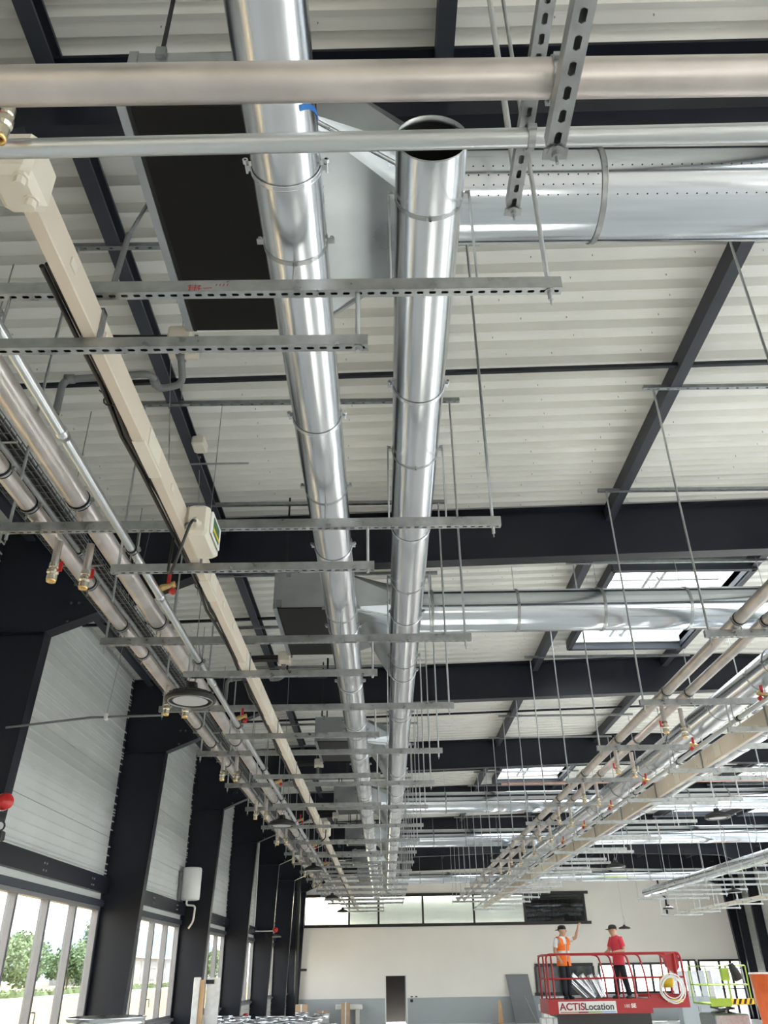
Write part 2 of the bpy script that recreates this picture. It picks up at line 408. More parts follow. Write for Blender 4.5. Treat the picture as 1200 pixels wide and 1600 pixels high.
# end wall: white with a grey dado, an upper band of internal windows, a doorway, lower windows
we = thing('wall_back', '', '', (0, YE, 0), kind='structure')
UPZ0, UPZ1, UPX0, UPX1 = E+2.02, E+3.40, -4.12, 10.15
DX0, DX1, DZ = -.02, .95, E-.19
LW = [(7.35, 10.2, E-1.05, E+.17), (10.5, 13.9, E-1.05, E+.17), (14.2, 15.3, E-1.05, E+.28), (15.45, 17.5, 0.02, E+.26)]
def wall_cells(xa, xb, za, zb, holes):
    xs = sorted({xa, xb} | {v for h in holes for v in h[:2] if xa < v < xb}); zs = sorted({za, zb} | {v for h in holes for v in h[2:] if za < v < zb})
    for i in range(len(xs)-1):
        for j in range(len(zs)-1):
            x, z = (xs[i]+xs[i+1])/2, (zs[j]+zs[j+1])/2
            if not any(h[0] < x < h[1] and h[2] < z < h[3] for h in holes): yield xs[i], xs[i+1], zs[j], zs[j+1]
HO = [(UPX0, UPX1, UPZ0, UPZ1), (DX0, DX1, 0, DZ)]+LW
ub, lb = MB(), MB()
for (a, c, z0, z1) in wall_cells(WL, WR, 0, E+5.2, HO+[(WL, WR, 0, E-1.12)]): ub.box(a, c, YE, YE+.2, z0, z1)
for (a, c, z0, z1) in wall_cells(WL, WR, 0, E-1.12, HO): lb.box(a, c, YE-.004, YE+.2, z0, z1)
ub.build('upper_wall', 'white_wall', we); lb.build('dado', 'grey_band', we)
# rooms behind the end wall openings
rb = thing('back_rooms', '', '', (0, YE+.2, 0), kind='structure')
MB().box(UPX0, UPX0+2.3, YE+1.2, YE+1.25, UPZ0-.1, UPZ1+.1).build('room_wall', 'int_warm', rb)
MB().box(UPX0+2.3, 7.1, YE+.5, YE+.55, UPZ0-.1, UPZ1+.1).build('room_blind', 'int_grey', rb)
MB().box(7.1, UPX1+.2, YE+.9, YE+.95, UPZ0-.1, UPZ1+.1).build('room_wall', 'dark_room', rb)
MB().box(DX0-.3, DX1+.6, YE+2, YE+2.05, 0, DZ+.4).build('room_wall', 'dark_room', rb)
MB().box(DX0-.3, DX0-.25, YE+.2, YE+2, 0, DZ+.4).build('room_wall', 'dark_room', rb)
MB().box(DX1+.5, DX1+.55, YE+.2, YE+2, 0, DZ+.4).build('room_wall', 'dark_room', rb)
MB().box(DX0-.3, DX1+.55, YE+.2, YE+2.05, DZ+.35, DZ+.4).build('room_wall', 'dark_room', rb)
MB().box(7.2, 10.3, YE+.7, YE+.75, .9, E+.4).build('room_wall', 'grey_board', rb)
def iwin(n, x0, x1, z0, z1, divs, over=0., gl='glass', t=.07, trans=()):
    w = thing('window_%d' % n, '', '', (x0, YE, z0), kind='structure')
    MB().box(x0-.02, x1+over, YE-.07, YE+.06, z1-t, z1+t).build('window_head', 'dark_frame', w)
    MB().box(x0-.12, x1+over, YE-.09, YE+.06, z0-t, z0+t).build('window_sill', 'dark_frame', w)
    xs = [x0]+list(divs)+[x1]
    for i, x in enumerate(xs): MB().box(x-.05, x+.05, YE-.05, YE+.06, z0+t, z1-t).build('mullion', 'dark_frame', w)
    for z in trans: MB().box(x0, x1, YE-.03, YE+.04, z-.02, z+.02).build('transom', 'dark_frame', w)
    for i in range(len(xs)-1):
        MB().box(xs[i]+.05, xs[i+1]-.05, YE+.0, YE+.01, z0+t, z1-t).build('pane', gl[i] if isinstance(gl, list) else gl, w)
for (nm, x, y, e) in (('room_lamp', -3.0, YE+.7, 60), ('room_lamp', 2.0, YE+.4, 25)):
    L_ = bpy.data.lights.new(nm, 'AREA'); L_.energy = e; L_.size = 1.2; L_.color = (1, .93, .8); L_.shape = 'RECTANGLE'; L_.size_y = .25
    o_ = bpy.data.objects.new(nm, L_); COL.objects.link(o_); o_.location = (x, y, UPZ1+.05); o_.rotation_euler = (.25, 0, 0)
    if x > 0: L_.size = 8.5
iwin(41, UPX0, UPX1, UPZ0, UPZ1, (-1.85, -.35, 1.9, 4.5, 7.1), .25, ['glass']*5+['glass_dark'])
iwin(42, *LW[0], (), 0, 'glass_dark')
iwin(43, *LW[1], (11.35, 12.2, 13.05), .1, 'glass', .05)
iwin(44, *LW[2], (14.6, 14.95), 0, 'glass', .04)
iwin(45, *LW[3], (16.45, 17.0), .05, 'glass', .05, (E-.1, E-.95))
dr = thing('door_1', '', '', (DX0, YE, 0), kind='structure')
MB().box(DX0-.06, DX0, YE-.02, YE+.2, 0, DZ+.05).build('door_frame', 'white', dr)
MB().box(DX1, DX1+.06, YE-.02, YE+.2, 0, DZ+.05).build('door_frame', 'white', dr)
MB().box(DX0, DX1, YE-.02, YE+.2, DZ, DZ+.05).build('door_head', 'white', dr)
dl = MB().box(DX1-.03, DX1+.0, YE+.2, YE+1.05, 0.01, DZ-.01).build('door_leaf', 'grey_board', dr)
MB().box(17.5, 17.9, 44.5, 44.65, 0, E+5.0).build('trim_2', 'steel')['kind'] = 'structure'
MB().box(17.62, 18.08, 42.9, 43.05, 0, E+5.0).build('trim_3', 'steel')['kind'] = 'structure'
for z0, h in ((1.05, .09), (1.28, .05)):
    pass
sw = thing('light_switch', 'group of three small dark switches right of the doorway', 'switch', (1.2, YE-.004, E-1.2))
MB().bevbox(1.15, 1.28, YE-.03, YE-.004, E-1.30, E-1.18, .006).build('switch_plate', 'black', sw)
for dx in (0, .22): MB().bevbox(1.17+dx, 1.28+dx, YE-.03, YE-.004, E-1.10, E-1.05, .006).build('rocker', 'black', sw)
m = MB()
for (a, c, z0, z1) in wall_cells(WL, WR, 0, E+5.2, [(8.6, 14.2, 0, 4.4)]): m.box(a, c, YB-.1, YB, z0, z1)   # unseen gate opening behind the camera, added to let daylight in
m.build('wall_front', 'white_wall')['kind'] = 'structure'

# rooflights, with the extra ones added to light the hall
for i, (x0, x1, y0, y1) in enumerate(SKY):
    w = thing('window_%d' % (60+i), '', '', (x0, y0, E+5), kind='structure')
    z0 = E+4.98+zr((x0+x1)/2); zt = z0+.42
    for (a, c, d, e, n) in ((x0, x0+.07, y0, y1, 'curb'), (x1-.07, x1, y0, y1, 'curb'), (x0+.07, x1-.07, y0, y0+.05, 'curb'), (x0+.07, x1-.07, y1-.05, y1, 'curb')):
        MB().box(a, c, d, e, z0+.12, zt).build(n, 'white', w)
    for (a, c, d, e) in ((x0-.03, x0+.05, y0-.06, y1+.06), (x1-.05, x1+.03, y0-.06, y1+.06), (x0, x1, y0-.08, y0), (x0, x1, y1, y1+.08)):
        MB().box(a, c, d, e, z0, z0+.16).build('trimmer', 'purlin', w)
    MB().box(x0, x1, y0, y1, zt, zt+.015).build('pane', 'glass', w)
    for k in range(1, 3): MB().box(x0, x1, y0+(y1-y0)*k/3-.02, y0+(y1-y0)*k/3+.02, zt-.05, zt).build('glazing_bar', 'alu', w)
    g = MB()
    for k in range(1, 8): g.cyl((x0+.05, y0+(y1-y0)*k/8, zt-.15), (x1-.05, y0+(y1-y0)*k/8, zt-.15), .006, 5)
    xm = x0+.75
    g.box(xm, xm+.05, y0, y1, zt-.2, zt-.16); g.box(xm+.2, xm+.25, y0, y1, zt-.2, zt-.16)
    for k in range(8): g.cyl((xm+.02, y0+(y1-y0)*k/8, zt-.18), (xm+.23, y0+(y1-y0)*(k+1)/8, zt-.18), .01, 4)
    g.build('safety_grid', 'galv', w)

# ------------------------------------------------------------------ slotted channel, hangers
def channel(m, x0, x1, y, z, w=.041, h=.041, step=.05, sl=.030, sw=.014, t=.003, flip=False):
    """channel along X, slotted face down at height z, top closed by an added light-blocking plate"""
    n = max(1, int(round((x1-x0)/step))); d = (x1-x0)/n
    a, c = y-w/2, y+w/2
    for i in range(n):
        xa, xb = x0+i*d, x0+(i+1)*d; xm = (xa+xb)/2; hl, hw = sl/2, sw/2
        out = [(xa, a), (xm, a), (xb, a), (xb, y), (xb, c), (xm, c), (xa, c), (xa, y)]
        k = hw*.55
        inn = [(xm-hl+k, y-hw), (xm, y-hw), (xm+hl-k, y-hw), (xm+hl, y), (xm+hl-k, y+hw), (xm, y+hw), (xm-hl+k, y+hw), (xm-hl, y)]
        vs = [(p[0], p[1], z) for p in out]+[(p[0], p[1], z) for p in inn]+[(p[0], p[1], z+t) for p in inn]
        fs = []
        for q in range(8):
            r = (q+1) % 8; fs += [(q, 8+q, 8+r, r), (8+q, 16+q, 16+r, 8+r)]
        m.add(vs, fs)
    for (s, o) in ((a, 1), (c, -1)):
        m.box(x0, x1, min(s, s+o*t), max(s, s+o*t), z+.0005, z+h)
        m.box(x0, x1, min(s+o*t, s+o*.010), max(s+o*t, s+o*.010), z+h-.003, z+h)
    m.box(x0, x1, y-w/2+.004, y+w/2-.004, z+h-.006, z+h-.002)  # added closing plate, blocks light from above so the slots look dark
    for e in (x0, x1-.002): m.box(e, e+.002, y-w/2+.003, y+w/2-.003, z+.003, z+h-.006)  # added end plates, keep daylight out of the last slots
    return m
def nut(m, x, y, z, r=.016, up=True):
    m.lathe([(0, z+.012), (r*.62, z+.012), (r*.62, z), (r*1.3, z), (r*1.3, z-.003), (0, z-.003)] if up else [(0, z-.012), (r*.62, z-.012), (r*.62, z), (r*1.3, z), (r*1.3, z+.003), (0, z+.003)], (x, y, 0), (0, 0, 1), 8, False)
ZU, ZL = E+2.41, E+2.12
KY = [2.4+2.0*k for k in range(18)]
def hanger(name, xa, xb, la, lb, zl, y, label, group, studs=(), threaded=(), mids=()):
    """trapeze: rail under the roof, two long rods, upper crossbar, lower crossbar on short rods"""
    t = thing(name, label, 'pipe hanger', (xa, y, 0), group)
    zt = E+4.95+zr((xa+xb)/2)
    channel(MB(), xa-.06, xb+.05, y, zt-.0, step=.1).build('roof_rail', 'galv_dark', t)
    for x in (xa+.04, xb-.05)+tuple(mids):
        MB().cyl((x, y, ZU-.05), (x, y, zt+.02), .0105, 7).build('hanger_rod', 'rod', t)
        m = MB(); nut(m, x, y, ZU-.004, up=False); m.build('rod_nut', 'galv', t); m = MB(); nut(m, x, y, ZU+.068, .013); m.build('lock_nut', 'galv', t); MB().cyl((x, y, ZU-.075), (x, y, ZU-.012), .004, 6).build('rod_tip', 'galv', t)
    channel(MB(), xa, xb, y, ZU, h=.062).build('upper_crossbar', 'galv', t)
    channel(MB(), la, lb, y, zl, h=.050).build('lower_crossbar', 'galv', t)
    for x in (la+.04, lb-.04):
        MB().cyl((x, y, zl-.02), (x, y, ZU+.03), .0095, 7).build('short_rod', 'rod', t)
        m = MB(); nut(m, x, y, zl-.004, up=False); m.build('rod_nut', 'galv', t)
    for (x, z1) in studs: MB().cyl((x, y, ZU+.02), (x, y, z1), .006, 6).build('clamp_stud', 'galv', t)
    for (x, z1) in threaded: MB().cyl((x, y, ZU+.02), (x, y, z1), .006, 6).build('threaded_rod', 'rod', t)
    return t
LDX, LDZ, LDR = -.347, E+2.72, .136         # left long duct
RDX, RDZ, RDR = .235, E+3.0, .151           # right long duct
G2 = 2.73; G3 = 10.33
def nearfar(k, s, far):
    return s % ORD[k] if k < 9 else far
first = None
for k, y in enumerate(KY):
    lab = nearfar(k, 'galvanised trapeze hanger under the twin round ducts, %s from the camera', 'galvanised trapeze hanger under the twin round ducts, deep in the hall')
    if first is None:
        first = hanger('trapeze_hanger', -2.37, .755, -1.64, -.04, ZL, y, lab, 'hangers under the twin ducts', studs=((LDX, LDZ-LDR), (-1.876, E+2.52), (-2.18, E+2.52), (-1.5, E+2.19)), threaded=((RDX-.18, RDZ+.03), (RDX+.18, RDZ+.03)))
    else: copy_tree(first, None, (-2.37, y, 0), lab)
# red marker scribble on the nearest crossbar
m = MB()
for (x, z, dx, dz) in ((-.77, .023, .045, 0), (-.77, .013, .05, .002), (-.765, .006, 0, .032), (-.745, .004, .002, .034), (-.728, .006, 0, .03), (-.775, .031, .055, 0), (-.71, .018, .035, .001), (-.66, .030, .004, .010), (-.645, .030, .004, .010), (-.63, .030, .004, .010), (-.615, .030, .004, .010)):
    m.cyl((x, 2.4-.0212, ZU+z), (x+dx, 2.4-.0212, ZU+z+dz), .0016, 4)
m.build('marker_scribble', 'red_ink', first)
f2 = None
for k, y in enumerate(KY[1:]):
    lab = nearfar(k, 'galvanised trapeze hanger carrying the middle pipe run, %s from the camera', 'galvanised trapeze hanger carrying the middle pipe run, deep in the hall')
    if f2 is None: f2 = hanger('trapeze_hanger', G2, 5.72, 3.6, 5.3, ZL, y, lab, 'hangers of the middle pipe run', studs=((3.0, E+2.47), (3.25, E+2.47), (4.09, LDZ-.165), (4.95, LDZ-.165), (3.69, E+2.19)))
    else: copy_tree(f2, None, (G2, y, 0), lab)
f3 = None
for k, y in enumerate(KY[7:]):
    lab = ('galvanised trapeze hanger carrying the far right pipe run, %s from the camera' % ORD[k]) if k < 4 else 'galvanised trapeze hanger carrying the far right pipe run, deep in the hall'
    if f3 is None: f3 = hanger('trapeze_hanger', G3, 13.3, 11.2, 12.9, E+1.81, y, lab, 'hangers of the far right pipe run', studs=((10.9, LDZ-.165),))
    else: copy_tree(f3, None, (G3, y, 0), lab)

# ------------------------------------------------------------------ round ducts
def shell(m, x, z, r, y0, y1, n=40):
    vs = []
    for (yy, rr) in ((y0, r-.0015), (y0+min(.10, (y1-y0)*.25), r), (y1-min(.22, (y1-y0)*.4), r), (y1, r-.003)):
        for i in range(n): a = 2*pi*i/n; vs.append((x+rr*cos(a), yy, z+rr*sin(a)))
    m.add(vs, [(k*n+i, k*n+n+i, k*n+n+(i+1) % n, k*n+(i+1) % n) for k in range(3) for i in range(n)], True)
    return m
def coupling(x, z, r, y, parent, ears=True, a=0.):
    m = MB(); m.band((x, y, z), (0, 1, 0), r, .003, .016)
    m.ring((x, y-.009, z), (0, 1, 0), r+.002, .0032, 36, 6); m.ring((x, y+.009, z), (0, 1, 0), r+.002, .0032, 36, 6)
    if ears:
        for s in (-1, 1):
            m.box(x+s*(r+.003)-.012, x+s*(r+.003)+.018, y-.012, y+.012, z-.014, z+.014)
            m.cyl((x+s*(r+.02), y-.03, z), (x+s*(r+.02), y+.03, z), .006, 6); m.lathe([(0, .008), (.012, .008), (.012, -.008), (0, -.008)], (x+s*(r+.02), y-.022, z), (0, 1, 0), 6, False)
    m.build('coupling_ring', 'duct', parent)
def clamp(x, z, r, y, parent, low=True):
    m = MB(); m.band((x, y, z), (0, 1, 0), r, .003, .022)
    for s in (-1, 1):
        m.box(x+s*(r+.004)-(.002 if s > 0 else .026), x+s*(r+.004)+(.026 if s > 0 else .002), y-.013, y+.013, z-.004, z+.004)
        m.lathe([(0, .022), (.010, .022), (.010, .004), (0, .004)], (x+s*(r+.018), y, z), (0, 0, 1), 6, False)
    m.lathe([(0, .01), (.008, .01), (.008, 0)], (x, y, z-r-.012), (0, 0, 1), 6, False)
    m.build('duct_clamp', 'galv', parent)
def long_duct(x, z, r, y0, y1, seams, clamps, label, name='ventilation_duct'):
    t = thing(name, label, 'duct', (x, y0, z))
    ys = [y0]+[s for s in seams if y0 < s < y1]+[y1]
    for a, c in zip(ys[:-1], ys[1:]): shell(MB(), x, z, r, a+.002, c-.002).build('duct_section', 'duct', t)
    for i, s in enumerate(ys[1:-1]): coupling(x, z, r, s, t, True)
    for c in clamps:
        if y0 < c < y1: clamp(x, z, r, c, t)
    return t
ld = long_duct(LDX, LDZ, LDR, -3.0, 37.2, [.42, 2.03]+[3.64+1.58*i for i in range(21)], KY, 'left of the two long bright round ducts, running away from the camera')
m = MB()
for i in range(6):
    a = radians(-52+i*10); b_ = radians(-52+(i+1)*10); R_ = LDR+.0022; y = 1.71+.012*i*i*.35
    m.add([(LDX+R_*cos(a), y, LDZ+R_*sin(a)), (LDX+R_*cos(b_), y+.012*(2*i+1)*.35, LDZ+R_*sin(b_)), (LDX+R_*cos(b_), y+.012*(2*i+1)*.35+.022, LDZ+R_*sin(b_)), (LDX+R_*cos(a), y+.022, LDZ+R_*sin(a))], [(0, 1, 2, 3)])
m.build('blue_tape', 'blue_tape', ld, label='short stripe of blue tape')
rd = long_duct(RDX, RDZ, RDR, 2.115, 37.2, [3.72+1.72*i for i in range(20)], KY, 'right of the two long bright round ducts, with an open near end')
m = MB(); m.lathe([(RDR-.004, .03), (RDR-.003, .0), (RDR, .0), (RDR, .006)], (RDX, 2.112, RDZ), (0, 1, 0), 40); m.build('open_rim', 'galv', rd)
MB().lathe([(RDR-.005, .03), (RDR-.006, 1.6), (0, 1.61)], (RDX, 2.112, RDZ), (0, 1, 0), 40).build('inner_shade', 'rubber', rd, label='black shell standing for the shade inside the open duct end')  # added black shell; its colour stands for the shade deep in the tube
for (X0, lab) in ((4.09, 'bright round duct beside the two steel pipes on the right, first of its pair'), (4.95, 'sunlit round duct behind the cream trunking on the right, second of its pair')):
    d = long_duct(X0, LDZ, .165, -1.0, 36.5, [1.5+1.62*i for i in range(22)], KY[1:], lab)
long_duct(10.9, LDZ, .17, 12.0, 37.0, [13.2+1.62*i for i in range(15)], KY[6:], 'round duct high at far right, running away from the camera')
# branch between the pair of right hand ducts: crumpled flexible hose with a worm clamp
for i, y in enumerate((5.6, 9.2, 12.6)):
    t = thing('flexible_hose', 'short crinkled silver hose joining the right hand ducts, %s from the camera' % ORD[i], 'hose', (4.2, y, LDZ))
    pts = fillet([(4.18, y, LDZ), (4.52, y, LDZ+.02), (4.52, y+.55, LDZ+.03), (4.85, y+.6, LDZ)], .2, 7)
    m = MB(); rr = []
    pp = []
    for j in range(len(pts)-1):
        for q in range(3): pp.append(pts[j].lerp(pts[j+1], q/3)); rr.append(.078+(.006 if len(rr) % 2 else 0))
    m.path(pp, rr, 16).build('hose', 'duct', t)
    MB().band(tuple(pts[len(pts)//2]), (0, 1, 0), .083, .004, .02).build('worm_clamp', 'galv', t)

# ------------------------------------------------------------------ transverse ducts and air units
def i_beam(y): return any(abs(y-f) < .12 for f in FY)
def xduct(y, z, r, x0, x1, seams, label, perf=False):
    t = thing('supply_duct', label, 'duct', (x0, y, z))
    xs = [x0]+[s for s in seams if x0 < s < x1]+[x1]
    for a, c in zip(xs[:-1], xs[1:]):
        m = MB(); n = 48; vs = []
        for xx in (a+.002, c-.002):
            for i in range(n): q = 2*pi*i/n; vs.append((xx, y+r*cos(q), z+r*sin(q)))
        m.add(vs, [(i, (i+1) % n, n+(i+1) % n, n+i) for i in range(n)], True); m.build('duct_section', 'duct_x', t)
    for s in xs[1:-1]:
        m = MB(); m.band((s, y, z), (1, 0, 0), r, .007, .024, 40); m.ring((s-.013, y, z), (1, 0, 0), r+.004, .005, 40, 5); m.ring((s+.013, y, z), (1, 0, 0), r+.004, .005, 40, 5); m.build('coupling_ring', 'galv', t)
        MB().cyl((s, y, z+r), (s, y, E+(4.44 if i_beam(y) else 5.17)+zr(s)), .004, 5).build('suspension_rod', 'rod', t)
    m = MB(); m.lathe([(0, 0), (r, 0)], (x1, y, z), (1, 0, 0), 40).build('end_cap', 'duct_x', t)
    if perf:
        m = MB()
        for row in range(4):
            q = radians(-131-row*12)
            for i in range(46):
                xx = x0+.10+i*.056+(.028 if row % 2 else 0)
                if abs(xx-seams[0]) < .03 or (xx > seams[0] and row not in (0, 3)): continue
                cy_, cz_ = cos(q), sin(q); m.lathe([(0, .0012), (.0045, .0012)], (xx, y+r*cy_, z+r*cz_), (0, cy_, cz_), 6, False)
        m.build('nozzle_holes', 'black', t, kind='stuff')
    return t
AY = [2.35+6.1*i for i in range(7)]
def seq(a): return [a+1.05*i for i in range(16)]
HAS = {0: (3.2, E+3.98, .265), 1: (9.25, E+3.87, .262), 3: (21.9, E+3.80, .26), 4: (28.1, E+3.77, .27), 6: (40.2, E+3.70, .24)}
for i in HAS:
    y, z, r = HAS[i]
    xduct(y, z, r, .42, 15.0, [1.288+1.9*j for j in range(9)] if i == 0 else seq(.55 if i > 1 else 1.22-.6), 'large round supply duct crossing the hall, %s from the camera' % ORD[sorted(HAS).index(i)], i == 0)
for i, y0 in enumerate(AY):
    far = i >= 5
    t = thing('air_unit', 'flat ceiling air unit with black underside, %s from the camera' % ORD[i] if not far else 'flat ceiling air unit with black underside, far down the hall', 'air unit', (-1.22, y0, E+3.6), 'ceiling air units')
    x0, x1, y1, z0, z1 = -1.20, -.42, y0+1.55, E+3.6, E+4.05
    MB().box(x0+.01, x1, y0+.01, y1-.01, z0+.012, z1).build('casing', 'duct_old', t)
    MB().box(x0+.035, x1-.01, y0+.006, y1-.006, z0, z0+.012).build('underside_panel', 'black_panel', t)
    m = MB(); m.box(x0-.035, x0+.01, y0, y1, z0-.004, z0+.022); m.box(x0-.035, x0+.01, y0, y0+.02, z0+.022, z1); m.box(x0-.035, x0-.02, y0, y1, z0+.022, z0+.07); m.build('edge_profile', 'duct_old', t)
    m = MB(); m.box(x0+.013, x0+.033, y0, y1, z0-.002, z0+.012); m.build('edge_seal', 'rubber', t)
    MB().box(x0-.0, x0+.06, y0-.02, y0, z0+.02, z0+.10).build('latch', 'galv_dark', t); MB().box(x0+.1, x0+.15, y0-.012, y0+.01, z1-.05, z1+.02).build('lifting_lug', 'galv_dark', t)
    for (hx, hy) in ((x0+.08, y0+.12), (x1-.12, y0+.12), (x0+.08, y1-.12)):
        m = MB(); m.box(hx-.012, hx+.012, hy-.012, hy-.009, z1, E+5.16+zr(hx)); m.box(hx-.012, hx-.009, hy-.009, hy+.012, z1, E+5.16+zr(hx))
        for q in range(9): m.box(hx-.012+.018, hx+.012, hy-.012, hy-.009, z1+.03+q*.1, z1+.08+q*.1)
        m.build('mounting_strut', 'black', t); MB().box(hx-.05, hx+.05, hy-.04, hy+.04, z1, z1+.03).build('mounting_foot', 'white', t)
    # transition from the rectangular outlet to the round duct
    y, z, r = HAS.get(i, (y0+.78, E+3.85, .2)); xe = .42 if i in HAS else .15
    n = 32; ym, zm = (y0+y1)/2, (z0+z1)/2
    cor = [(x1, ym+.76, zm+.215), (x1, ym-.76, zm+.215), (x1, ym-.76, zm-.215), (x1, ym+.76, zm-.215)]
    cir = [(xe, y+r*cos(2*pi*q/n), z+r*sin(2*pi*q/n)) for q in range(n)]
    m = MB()
    for q in range(4):
        m.add([cor[q]]+[cir[(q*8+j) % n] for j in range(9)], [(0, j, j+1) for j in range(1, 9)], True)
        m.add([cor[q], cor[(q+1) % 4], cir[((q+1)*8) % n]], [(0, 1, 2)])
    m.build('transition', 'duct_old', t)
    m = MB()
    for q in (2, 3): m.cyl(cor[q], cir[(q*8+4) % n], .012, 5)
    m.build('folded_seam', 'galv', t)
    m = MB(); m.box(x1-.01, x1+.012, y0-.02, y1+.02, z0-.015, z0+.01); m.box(x1-.01, x1+.012, y0-.02, y1+.02, z1, z1+.025); m.box(x1-.01, x1+.012, y0-.02, y0+.01, z0, z1); m.box(x1-.01, x1+.012, y1-.01, y1+.02, z0, z1); m.build('outlet_flange', 'galv', t)
    if i:
        p, q = Vector((-.12, y0+.62, z0+.02)), Vector((RDX-.05, y0+.5, RDZ+.02))
        MB().path([p, p.lerp(q, .35), q], [.17, .13, .125], 24).build('branch_boot', 'duct_old', t)
        MB().band(tuple(p.lerp(q, .4)), tuple((q-p).normalized()), .133, .006, .03).build('boot_collar', 'galv', t)

# condensate pipes, insulated pipes and the cream connector beside every unit
for i, y0 in enumerate(AY[:4]):
    yb = y0+1.62
    t = thing('condensate_pipe', 'grey plastic condensate pipe with elbows beside the %s air unit' % ORD[i], 'pipe', (-1.3, yb, E+3.3))
    MB().path(fillet([(-1.18, yb+.02, E+3.62), (-1.30, yb+.02, E+3.62), (-1.30, yb+.22, E+3.40), (-1.46, yb+.22, E+3.36), (-1.46, yb+.06, E+3.36), (-2.02, yb+.06, E+3.32), (-2.02, yb+.06, E+3.05)], .06), .024, 10).build('pipe_run', 'pvc', t)
    m = MB()
    for p in ((-1.30, yb+.10, E+3.53), (-1.46, yb+.14, E+3.36), (-1.98, yb+.06, E+3.325)): m.lathe([(0, -.03), (.031, -.03), (.031, .03), (0, .03)], p, (0, 1, 0) if p[0] > -1.9 else (1, 0, 0), 10)
    m.build('pipe_socket', 'pvc', t)
    t = thing('insulated_pipe_pair', 'black insulated pipe pair with cream connector by the %s air unit' % ORD[i], 'pipe', (-1.4, yb, E+3.6))
    for dz, dy in ((0, 0), (.05, .035)): MB().path(fillet([(-1.22, yb-.02+dy, E+3.56+dz), (-1.50, yb-.03+dy, E+3.555+dz), (-1.74, yb-.05+dy, E+3.54+dz)], .1), .028, 9).build('insulated_pipe', 'black', t)
    MB().bevbox(-1.36, -1.20, yb-.07, yb+.06, E+3.52, E+3.66, .015).build('connector_body', 'cream_box', t, label='cream connector')
    MB().cyl((-1.37, yb+.10, E+3.55), (-1.19, yb+.10, E+3.55), .035, 12).build('connector_sleeve', 'cream_box', t)
    if i:
        t = thing('drain_loop', 'black drain pipe loop hanging under the %s air unit' % ORD[i], 'pipe', (-1.2, y0+1.9, E+3.5))
        MB().path(fillet([(-1.25, y0+1.70, E+3.6), (-1.25, y0+1.75, E+3.38), (-.72, y0+1.75, E+3.36), (-.72, y0+1.75, E+3.62)], .05), .014, 8).build('pipe_run', 'black', t)

# ------------------------------------------------------------------ long pipes
def long_pipe(x, z, r, y0, y1, m, label, clamps, name='steel_pipe', joints=(), liner=True):
    t = thing(name, label, 'pipe', (x, y0, z))
    MB().cyl((x, y0, z), (x, y1, z), r, 24).build('pipe_run', m, t)
    for j in joints: MB().lathe([(r, -.03), (r+.004, -.03), (r+.004, .03), (r, .03)], (x, j, z), (0, 1, 0), 20).build('press_joint', m, t)
    for c in clamps:
        if y0 < c < y1:
            mm = MB(); mm.band((x, c, z), (0, 1, 0), r+.004, .003, .016, 20)
            for s in (-1, 1):
                mm.box(x+s*(r+.014)-.012, x+s*(r+.014)+.012, c-.012, c+.012, z-.008, z+.008); mm.cyl((x+s*(r+.016), c, z-.018), (x+s*(r+.016), c, z+.018), .005, 6)
            mm.cyl((x, c, z-r-.05), (x, c, z-r), .006, 6)
            mm.build('pipe_clamp', 'galv', t)
            if liner: MB().band((x, c, z), (0, 1, 0), r, .0055, .042, 20).build('rubber_liner', 'rubber', t)
    return t
kc = [y-.11 for y in KY]
long_pipe(-1.876, E+2.575, .067, -2, 36.8, 'pipe', 'thick matt steel pipe at left, nearest the cream trunking of the pair', kc)
long_pipe(-2.18, E+2.545, .053, -2, 36.8, 'pipe', 'thinner matt steel pipe at left, on the wall side of the pair', sorted(kc+[3.88, 5.45, 6.97, 9.4, 11.4]))
long_pipe(-2.36, E+2.88, .015, -2, 36.8, 'galv_dark', 'thin dark conduit between the two left steel pipes and wall', [1.6+2.0*i for i in range(18)], name='conduit')
long_pipe(-1.5, E+2.228, .0265, -2, 36.8, 'pipe_galv', 'slim galvanised pipe on the lower crossbars at left of the cream trunking', [y-.1 for y in KY], joints=[3.1+1.9*i for i in range(17)])
long_pipe(3.0, E+2.53, .053, -1, 36.6, 'pipe', 'first matt steel pipe of the pair hung at right', kc[1:])
long_pipe(3.25, E+2.53, .047, -1, 36.6, 'pipe', 'second matt steel pipe of the pair hung at right', [y+.05 for y in kc[1:]])
long_pipe(3.69, E+2.228, .0255, -1, 36.6, 'pipe_galv', 'slim galvanised pipe beside the right hand cream trunking', [y-.12 for y in KY[1:]])
